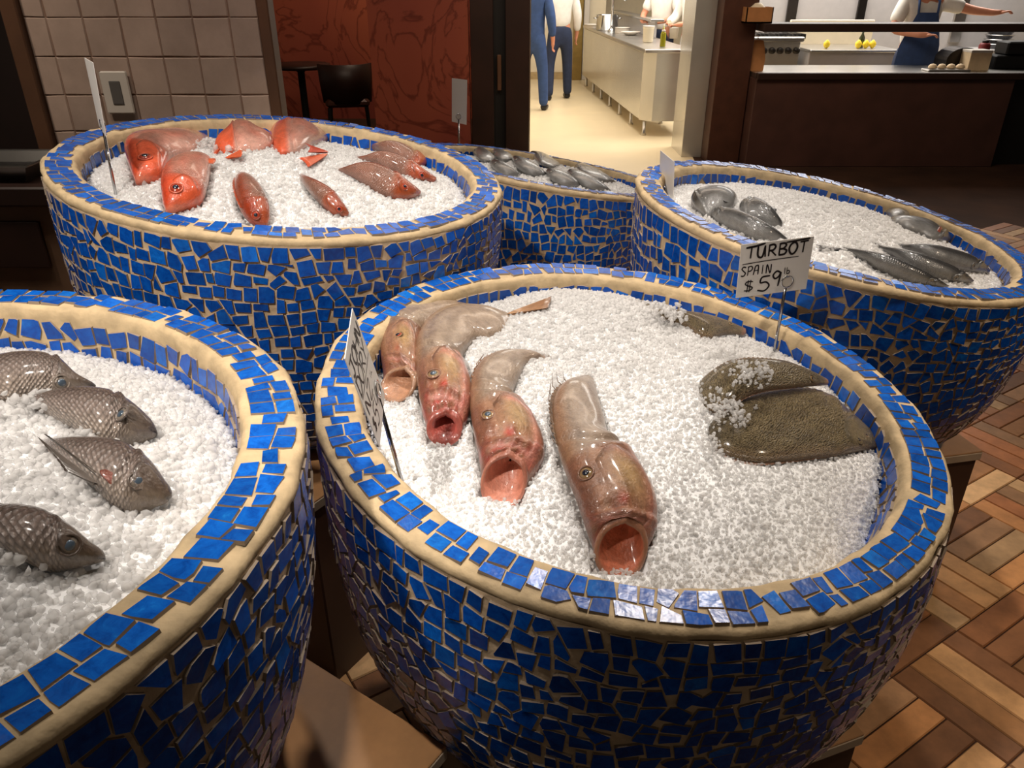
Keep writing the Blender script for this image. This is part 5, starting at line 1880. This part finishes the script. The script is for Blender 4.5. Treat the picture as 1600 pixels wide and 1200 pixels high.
def crushed_ice(w, label, spacing, size, clusters=()):
    g = np.random.default_rng(ord(w.key))
    RI = R0 - 0.079
    # packed bed
    n = 110
    ax = np.linspace(-RI, RI, n)
    U, V = np.meshgrid(ax, ax, indexing='ij')
    q = np.stack([U.ravel(), V.ravel()], -1)
    rr = np.hypot(q[:, 0], q[:, 1])
    h = w.ice(q) + 0.004 * lump_noise(q, 3) + 0.0002
    cov = np.zeros(len(q), bool)
    for p in w.fish_polys:
        cov |= inside(p, q)
    h = np.where(cov, h - 0.03, h)
    idx = np.arange(n * n).reshape(n, n)
    f = np.stack([idx[:-1, :-1], idx[1:, :-1], idx[1:, 1:], idx[:-1, 1:]], -1).reshape(-1, 4)
    f = f[(rr[f] < RI - 0.004).all(1)]
    P = w.c + q[:, :1] * w.e1 + q[:, 1:] * w.e2 + h[:, None] * w.n
    # loose chips
    m = int(2 * RI / spacing)
    gx, gy = np.meshgrid(np.arange(m), np.arange(m), indexing='ij')
    c = (np.stack([gx.ravel(), gy.ravel()], -1) + g.random((m * m, 2))) * spacing - RI
    c = c[np.hypot(c[:, 0], c[:, 1]) < RI - size * 0.9]
    extra = []
    for px, py, sp, num, lift in clusters:
        cc = w.uv(w.on_ice(px, py, lift))
        e = cc + g.normal(0, sp, (num, 2))
        extra.append((e, lift))
    cov = np.zeros(len(c), bool)
    for p in w.fish_polys:
        cov |= inside(p, c)
    c = c[~cov]
    hc = w.ice(c) + 0.004 * lump_noise(c, 3) + g.normal(0, 0.0016, len(c))
    for e, lift in extra:
        c = np.concatenate([c, e])
        hc = np.concatenate([hc, w.ice(e) + lift + g.random(len(e)) * 0.012])
    v0, f0 = ico()
    k = len(c)
    big = np.clip(1.0 + (c[:, 1:] - 0.02) * 1.3, 0.8, 1.45) if w.key == 'A' else 1.0
    sc = size * big * (0.55 + 0.75 * g.random((k, 1))) * np.array([1, 0.85, 0.62]) * (0.8 + 0.4 * g.random((k, 3)))
    quat = g.normal(size=(k, 4))
    quat /= np.linalg.norm(quat, axis=1, keepdims=True)
    a, b, cc, d = quat.T
    Rm = np.stack([1 - 2 * (cc * cc + d * d), 2 * (b * cc - a * d), 2 * (b * d + a * cc), 2 * (b * cc + a * d), 1 - 2 * (b * b + d * d), 2 * (cc * d - a * b), 2 * (b * d - a * cc), 2 * (cc * d + a * b), 1 - 2 * (b * b + cc * cc)], -1).reshape(-1, 3, 3)
    lv = v0[None] * (1 + 0.22 * g.normal(size=(k, 12, 1)).clip(-1.5, 1.5)) * sc[:, None, :]
    lv = np.einsum('kij,kvj->kvi', Rm, lv)
    Pc = w.c + c[:, :1] * w.e1 + c[:, 1:] * w.e2 + hc[:, None] * w.n
    CV = (Pc[:, None, :] + lv).reshape(-1, 3)
    CF = (f0[None] + (np.arange(k) * 12)[:, None, None]).reshape(-1, 3)
    tone = 0.86 + 0.1 * g.random((k, 1))
    cl = np.repeat(tone * np.array([[1.0, 0.992, 0.985]]), 12, axis=0)
    root = thing('crushed_ice', label, 'ice', tuple(w.c), 0)
    L = np.array(root.location)
    bed = mesh_obj('ice_bed', P - L, f, M['ice_bed'], root, True)
    o = mesh_obj('ice_chips', CV - L, CF, M['ice'], root, True, cols=cl)
    tag(o, kind='stuff')
    tag(bed, kind='stuff')
    root['kind'] = 'stuff'


crushed_ice(A, 'crushed ice filling the bowl of pink open-mouthed fish', 0.0050, 0.0047, [(1125, 640, .022, 130, .022), (1165, 585, .018, 90, .055), (1045, 490, .02, 90, .022), (1110, 700, .012, 40, .012), (1150, 650, .012, 40, .03), (1190, 580, .008, 30, .066)])
crushed_ice(B, 'crushed ice in the bowl of dark scaly fish', 0.0058, 0.0059, [(55, 630, .016, 60, .01), (130, 690, .014, 40, .008), (30, 860, .014, 60, .012)])
crushed_ice(C_, 'crushed ice in the bowl of orange-red fish', 0.0072, 0.0066, [(330, 225, .03, 90, .012)])
crushed_ice(D_, 'crushed ice in the half hidden bowl of slim grey fish', 0.013, 0.0105)
crushed_ice(E_, 'crushed ice in the bowl of long dark silvery fish', 0.0076, 0.007, [(1100, 345, .01, 20, .02)])
# ------------------------------------------------------------------ price cards
GLY = {
    'T': [[(0, .06), (1, 0)], [(.5, .04), (.45, 1)]],
    'U': [[(0, 0), (.03, .75), (.3, 1), (.65, .9), (.85, 0)], [(.85, 0), (.95, 1)]],
    'R': [[(.1, 1), (.1, 0)], [(0, .05), (.6, 0), (.85, .22), (.6, .48), (.12, .52)], [(.35, .52), (1, 1)]],
    'B': [[(.1, 1), (.1, 0)], [(0, .02), (.65, 0), (.85, .2), (.55, .45), (.15, .48)], [(.5, .46), (.95, .65), (.75, .95), (.05, 1)]],
    'O': [[(.5, 0), (.1, .25), (.02, .65), (.3, 1), (.7, .95), (.98, .5), (.8, .1), (.5, 0)]],
    'S': [[(.9, .08), (.4, .0), (.1, .22), (.5, .48), (.85, .7), (.55, 1), (.0, .95)]],
    'P': [[(.1, 1), (.15, 0)], [(0, .05), (.7, 0), (.95, .25), (.65, .5), (.15, .55)]],
    'A': [[(0, 1), (.25, .1), (.5, 0), (.85, .05), (.9, 1)], [(.1, .55), (.9, .5)]],
    'I': [[(.5, 0), (.5, 1)]],
    'N': [[(.05, 1), (.1, 0), (.85, 1), (.95, 0)]],
    'J': [[(0, .02), (1, 0)], [(.6, 0), (.6, .8), (.35, 1), (0, .85)]],
    'H': [[(.05, 0), (.05, 1)], [(.9, 0), (.9, 1)], [(.05, .5), (.9, .48)]],
    'D': [[(.15, 0), (.15, 1)], [(0, 0), (.6, .05), (1, .45), (.65, .92), (.05, 1)]],
    'Y': [[(0, 0), (.45, .5)], [(.95, 0), (.45, .5), (.3, 1)]],
    'Z': [[(0, 0), (.9, 0), (.05, 1), (1, .98)]],
    '$': [[(.9, .15), (.3, .12), (.1, .32), (.5, .5), (.9, .66), (.6, .88), (.0, .85)], [(.4, 0), (.32, 1)], [(.65, 0), (.57, 1)]],
    '5': [[(.95, 0), (.3, .05), (.2, .42), (.65, .4), (.95, .68), (.6, 1), (.0, .92)]],
    '9': [[(.9, .12), (.45, 0), (.1, .25), (.35, .48), (.75, .35), (.92, .1), (.75, 1)]],
    '4': [[(.25, 0), (.1, .55), (.95, .55)], [(.75, .1), (.7, 1)]],
    'l': [[(.5, 0), (.5, 1)]],
    'b': [[(.1, 0), (.1, 1)], [(.1, .6), (.6, .5), (.9, .75), (.6, 1), (.1, .98)]],
}


def lettering(items, lines, TL, TR, BL, nrm, L, parent, front=0.0012):
    """marker strokes on the card: items = (text, u, v, glyph width, height, advance, rise, pen)"""
    X, Y = TR - TL, BL - TL
    lx, ly = np.linalg.norm(X), np.linalg.norm(Y)
    v, f = [], []

    def stroke(pts, pen):
        P = np.array(crom(pts, max(2, (len(pts) - 1) * 4 + 1)) if len(pts) > 2 else pts, float)
        Q = TL + P[:, :1] * X + P[:, 1:] * Y + nrm * front
        T = unit(np.gradient(Q, axis=0))
        S = np.cross(nrm, T)
        base = len(v)
        for i in range(len(Q)):
            wd = pen * (1.0 if 0 < i < len(Q) - 1 else 0.75)
            v.append(Q[i] + S[i] * wd)
            v.append(Q[i] - S[i] * wd)
        for i in range(len(Q) - 1):
            f.append((base + 2 * i, base + 2 * i + 1, base + 2 * i + 3, base + 2 * i + 2))
    for text, u, v0, gw, gh, adv, rise, pen in items:
        for i, ch in enumerate(text):
            for st in GLY[ch]:
                stroke([(u + i * adv + p[0] * gw, v0 + i * rise + p[1] * gh) for p in st], pen)
    for st, pen in lines:
        stroke(st, pen)
    return mesh_obj('lettering', np.array(v) - L, f, M['ink'], parent)


def card_sign(name, label, corners, foot, ring_uv, texts=(), lines=(), stake_r=0.0032, ring_r=0.012, flip=False, group='price cards on stakes'):
    TL, TR, BR, BL = (np.array(p, float) for p in corners)
    X, Y = TR - TL, BL - TL
    nrm = unit(np.cross(Y, X))
    if nrm @ (EYEV - TL) < 0 and not flip:
        nrm = -nrm
    foot = np.array(foot, float)
    root = thing(name, label, 'price sign', tuple(foot), 0, group)
    L = foot
    th = 0.0006
    v = [p + nrm * s * th for s in (1, -1) for p in (TL, TR, BR, BL)]
    mesh_obj('card', np.array(v) - L, [(0, 1, 2, 3), (7, 6, 5, 4), (0, 4, 5, 1), (1, 5, 6, 2), (2, 6, 7, 3), (3, 7, 4, 0)], M['card'], root)
    if texts or lines:
        lettering(texts, lines, TL, TR, BL, nrm, L, root)
    rc = TL + X * ring_uv[0] + Y * ring_uv[1]
    down = unit(foot - rc)
    top = rc + down * ring_r
    tb = MB().tube([foot - down * 0.05, foot, top], stake_r, 12)
    mesh_obj('stake', np.array(tb.v) - L, tb.f, M['chrome'], root, True)
    ux, uy = unit(X), unit(Y)
    rings = MB()
    for s in (1, -1):
        rings.tube([rc + (ux * math.cos(q) + uy * math.sin(q)) * ring_r + nrm * s * 0.003 for q in np.linspace(0, 2 * PI, 25)], 0.0016, 8, False)
    mesh_obj('clip_ring', np.array(rings.v) - L, rings.f, M['chrome'], root, True)
    disc = MB().tube([rc + nrm * 0.0022, rc + nrm * 0.0032], ring_r * 0.93, 24)
    mesh_obj('clip_disc', np.array(disc.v) - L, disc.f, M['white_plastic'], root, False)
    return root


Z0 = np.array([0, 0, EYE])
cs = [np.array(p) + Z0 for p in [[.441, 1.432, -.458], [.588, 1.457, -.449], [.594, 1.463, -.56], [.447, 1.438, -.57]]]
card_sign('price_sign', 'white price card handwritten TURBOT SPAIN standing in front of the far right bowl', cs, A.on_ice(1210, 549), (.70, .79), [
    ('TURBOT', .09, .06, .115, .21, .145, 0, .0021), ('SPAIN', .035, .42, .07, .17, .087, 0, .0013), ('$', .1, .68, .13, .23, .1, 0, .0014), ('5', .29, .64, .17, .28, .1, 0, .0018), ('9', .48, .57, .13, .29, .1, 0, .0019), ('l', .63, .52, .04, .12, .06, 0, .001), ('b', .675, .52, .05, .12, .06, 0, .001)],
    [([(.04, .37), (.4, .345), (.82, .335)], .0009), ([(.07, .07), (.2, .055), (.33, .02)], .0022), ([(.62, .05), (.8, .035), (.95, .02)], .0018)])
cs = [np.array(p) + Z0 for p in [[-.202, .834, -.409], [-.211, .944, -.389], [-.184, .972, -.534], [-.176, .862, -.554]]]
card_sign('price_sign', 'white price card handwritten JOHN DORY seen almost edge on at the left rim', cs, A.on_ice(633, 770), (.74, .77), [
    ('JOHN', .05, .09, .2, .15, .225, 0, .002), ('DORY', .03, .27, .2, .17, .225, 0, .0017), ('NZ', .08, .53, .22, .14, .27, 0, .0017), ('$', .08, .74, .13, .14, .1, 0, .0013), ('5', .25, .72, .2, .2, .1, 0, .0015), ('4', .47, .70, .2, .2, .1, 0, .0015), ('l', .66, .55, .06, .09, .06, 0, .001), ('b', .73, .55, .08, .09, .06, 0, .001)],
    [([(.05, .47), (.5, .475), (.95, .47)], .0009)])
# blank backs of the other cards
ft = D_.on_ice(717, 238)
yy = ft[1]
card_sign('price_sign', 'blank white card back on a thin stake over the half hidden bowl', [at_y(706, 122, yy), at_y(730, 125, yy - .01), at_y(729, 195, yy - .01), at_y(706, 190, yy)], ft, (.45, .86), stake_r=.004)
ft = E_.on_ice(1040, 305)
yy = ft[1]
card_sign('price_sign', 'blank white card turned sideways at the left rim of the far right bowl', [at_y(1032, 235, yy + .05), at_y(1054, 253, yy - .06), at_y(1052, 311, yy - .06), at_y(1030, 293, yy + .05)], ft, (.4, .9))
ft = C_.on_ice(181, 304)
yy = ft[1]
card_sign('price_sign', 'white card seen edge on, on a long stake in front of the tiled wall', [at_y(132, 90, yy + .07), at_y(145.5, 98, yy - .06), at_y(166, 214, yy - .05), at_y(155, 196, yy + .08)], ft, (.5, .93))

# ------------------------------------------------------------------ people


def skinned(name, joints, edges, mat, parent, sub=2):
    me = bpy.data.meshes.new(name)
    me.from_pydata([j[0] for j in joints], edges, [])
    o = bpy.data.objects.new(name, me)
    COL.objects.link(o)
    o.parent = parent
    me.materials.append(mat)
    md = o.modifiers.new('Skin', 'SKIN')
    md.use_smooth_shade = True
    if not me.skin_vertices:
        return o
    for i, j in enumerate(joints):
        r = j[1] if isinstance(j[1], tuple) else (j[1], j[1])
        me.skin_vertices[0].data[i].radius = r
        me.skin_vertices[0].data[i].use_root = (i == 0)
    ss = o.modifiers.new('Sub', 'SUBSURF')
    ss.levels = ss.render_levels = sub
    return o


def person(label, loc, yaw, arms, shirt, trousers, stance=0.1, step=0.0, long_sleeve=False, apron=None, jacket=False):
    root = thing('person', label, 'person', loc, yaw)
    J = [((0, 0, .96), (.13, .095)), ((0, 0, 1.15), (.12, .09)), ((0, .0, 1.36), (.15, .1)), ((0, -.01, 1.47), .075), ((0, .0, 1.54), .055), ((0, .02, 1.62), (.07, .085)), ((0, .02, 1.71), (.07, .085)), ((0, .01, 1.77), (.045, .05)), ((0, .105, 1.625), .016)]
    E = [(0, 1), (1, 2), (2, 3), (3, 4), (4, 5), (5, 6), (6, 7), (5, 8)]
    for sx, sgn in ((-1, 0), (1, 1)):
        k = len(J)
        J += [((sx * .1, 0, .88), .085), ((sx * (.1 + stance * .3), sgn * step * .5 + .02, .5), .058), ((sx * (.1 + stance * .5), (1 if sgn else -1) * step, .09), .042), ((sx * (.11 + stance * .5), (1 if sgn else -1) * step + .15, .04), .032)]
        E += [(0, k), (k, k + 1), (k + 1, k + 2), (k + 2, k + 3)]
    for sx in (-1, 1):
        el, wr, hd = arms[sx]
        k = len(J)
        J += [((sx * .17, -.01, 1.42), .062), (el, .047), (wr, .031), (hd, (.036, .022))]
        E += [(3, k), (k, k + 1), (k + 1, k + 2), (k + 2, k + 3)]
        d = unit(np.array(hd) - np.array(wr))
        side = unit(np.cross(d, [0, 0, 1.0]) + 1e-6)
        if abs(d[2]) > .9:
            side = np.array([0, 1.0, 0])
        dn = np.cross(side, d)
        for q in range(4):
            b0 = np.array(hd) + side * (q - 1.5) * .017
            f1 = b0 + d * .05 * (1, 1.1, 1.12, .95)[q]
            f2 = f1 + (d * .6 - dn * .7 * (1 if dn[2] > 0 else -1)) * .04
            n0 = len(J)
            J += [(tuple(b0 + d * .012), .009), (tuple(f1), .008), (tuple(f2), .0065)]
            E += [(k + 3, n0), (n0, n0 + 1), (n0 + 1, n0 + 2)]
        t1 = np.array(hd) - d * .02 + side * .04
        n0 = len(J)
        J += [(tuple(t1), .01), (tuple(t1 + d * .04 + side * .012), .008)]
        E += [(k + 3, n0), (n0, n0 + 1)]
    skinned('body', J, E, M['skin'], root, 1)
    # shirt or jacket
    S = [((0, 0, .78 if jacket else .93), (.18, .13)), ((0, 0, 1.18), (.165, .12)), ((0, 0, 1.36), (.185, .125)), ((0, -.01, 1.46), (.11, .085))]
    SE = [(0, 1), (1, 2), (2, 3)]
    for sx in (-1, 1):
        el, wr, hd = arms[sx]
        k = len(S)
        S.append(((sx * .18, -.01, 1.415), .085))
        if long_sleeve:
            S += [(el, .066), (tuple(np.array(wr) * .9 + np.array(el) * .1), .05)]
            SE += [(2, k), (k, k + 1), (k + 1, k + 2)]
        else:
            S += [(tuple(np.array(el) * .82 + np.array((sx * .17, -.01, 1.42)) * .18), .072)]
            SE += [(2, k), (k, k + 1)]
    skinned('jacket' if jacket else 'shirt', S, SE, shirt, root)
    T = [((0, 0, 1.07), (.165, .12)), ((0, -.005, .9), (.165, .125))]
    TE = [(0, 1)]
    for sx, sgn in ((-1, 0), (1, 1)):
        k = len(T)
        T += [((sx * .1, 0, .8), .1), ((sx * (.1 + stance * .3), sgn * step * .5 + .02, .5), .078), ((sx * (.1 + stance * .5), (1 if sgn else -1) * step, .055), .066)]
        TE += [(1, k), (k, k + 1), (k + 1, k + 2)]
    skinned('trousers', T, TE, trousers, root)
    for sx, sgn in ((-1, 0), (1, 1)):
        y = (1 if sgn else -1) * step
        x = sx * (.1 + stance * .5)
        skinned('shoe', [((x, y - .03, .05), .05), ((x, y + .08, .045), .05), ((x, y + .19, .035), .035)], [(0, 1), (1, 2)], M['shoe'], root)
    hb = MB()
    for i in range(7):
        a = PI / 2 * i / 6
        for k in range(18):
            t = 2 * PI * k / 18
            front = max(0, math.sin(t))
            hb.v.append((.098 * math.cos(t) * math.cos(a), -.005 + .115 * math.sin(t) * math.cos(a) - .012 * front, 1.69 - .1 * (1 - front) * (1 - i / 6) + .135 * math.sin(a) + .0))
    for i in range(6):
        for k in range(18):
            hb.f.append((i * 18 + k, i * 18 + (k + 1) % 18, i * 18 + 18 + (k + 1) % 18, i * 18 + 18 + k))
    hb.build('hair', M['hair'], root, True)
    for sx in (-1, 1):
        ev = MB().lathe([(0, -.006), (.011, -.003), (.013, .003), (.008, .008), (0, .01)], n=10, cap=False)
        o = mesh_obj('eye', [(sx * .034 + p[0], .098 + p[2], 1.655 + p[1]) for p in ev.v], ev.f, M['pupil'], root, True)
    if apron is not None:
        m = MB()
        rows = [(1.32, .10), (1.18, .15), (1.02, .2), (.85, .21), (.6, .22)]
        nn = 9
        for off in (0, .012):
            for z, hw in rows:
                for k in range(nn):
                    x = -hw + 2 * hw * k / (nn - 1)
                    m.v.append((x, .145 + off - 1.1 * x * x, z))
        R_ = len(rows)
        for i in range(R_ - 1):
            for k in range(nn - 1):
                a = i * nn + k
                m.f.append((a, a + 1, a + nn + 1, a + nn))
                a += R_ * nn
                m.f.append((a, a + nn, a + nn + 1, a + 1))
        m.build('apron', apron, root, True)
        st = MB()
        for sx in (-1, 1):
            st.tube([(sx * .095, .14, 1.31), (sx * .1, .12, 1.42), (sx * .085, .02, 1.49), (sx * .05, -.09, 1.44)], .012, 8)
        st.build('apron_strap', apron, root, True)
    return root


HANG = {-1: ((-.25, -.03, 1.14), (-.26, .05, .9), (-.255, .07, .82)), 1: ((.25, -.03, 1.14), (.26, .05, .9), (.255, .07, .82))}
q = at_z(872, 156, 0)
person('person in a white shirt and navy trousers standing with back turned in the kitchen doorway', (q[0], q[1], 0), math.radians(8), HANG, M['white_cloth'], M['navy_cloth'], .12, .1, True)
q = at_z(835, 168, 0)
person('person in a blue suit half hidden by the door, hand at the side', (q[0] - .04, q[1] - .3, 0), math.radians(-15), HANG, M['blue_cloth'], M['blue_cloth'], .1, .05, True, None, True)
WORK = {-1: ((-.27, .06, 1.16), (-.14, .3, 1.1), (-.06, .34, 1.09)), 1: ((.27, .06, 1.16), (.14, .3, 1.1), (.06, .34, 1.1))}
q = at_y(1020, 20, 11.6)
person('cook in white leaning over the steel counter, arms together', (q[0] + .14, 11.6, 0), math.radians(140), WORK, M['white_cloth'], M['navy_cloth'], .1, 0, False)
q = at_y(1060, 20, 11.0)
person('second cook in white partly hidden by the steel jamb', (q[0] + .2, 11.0, 0), math.radians(120), WORK, M['white_cloth'], M['white_cloth'], .1, 0, True)
q = at_y(1440, 20, 8.62)
CH = {-1: ((-.44, .1, 1.34), (-.62, .2, 1.32), (-.7, .22, 1.33)), 1: ((.3, .08, 1.16), (.12, .3, 1.13), (.03, .33, 1.13))}
person('cook in white with a blue apron behind the pass, one arm stretched out', (q[0], 8.62, 0), math.radians(180), CH, M['white_cloth'], M['navy_cloth'], .1, 0, False, M['blue_cloth'])
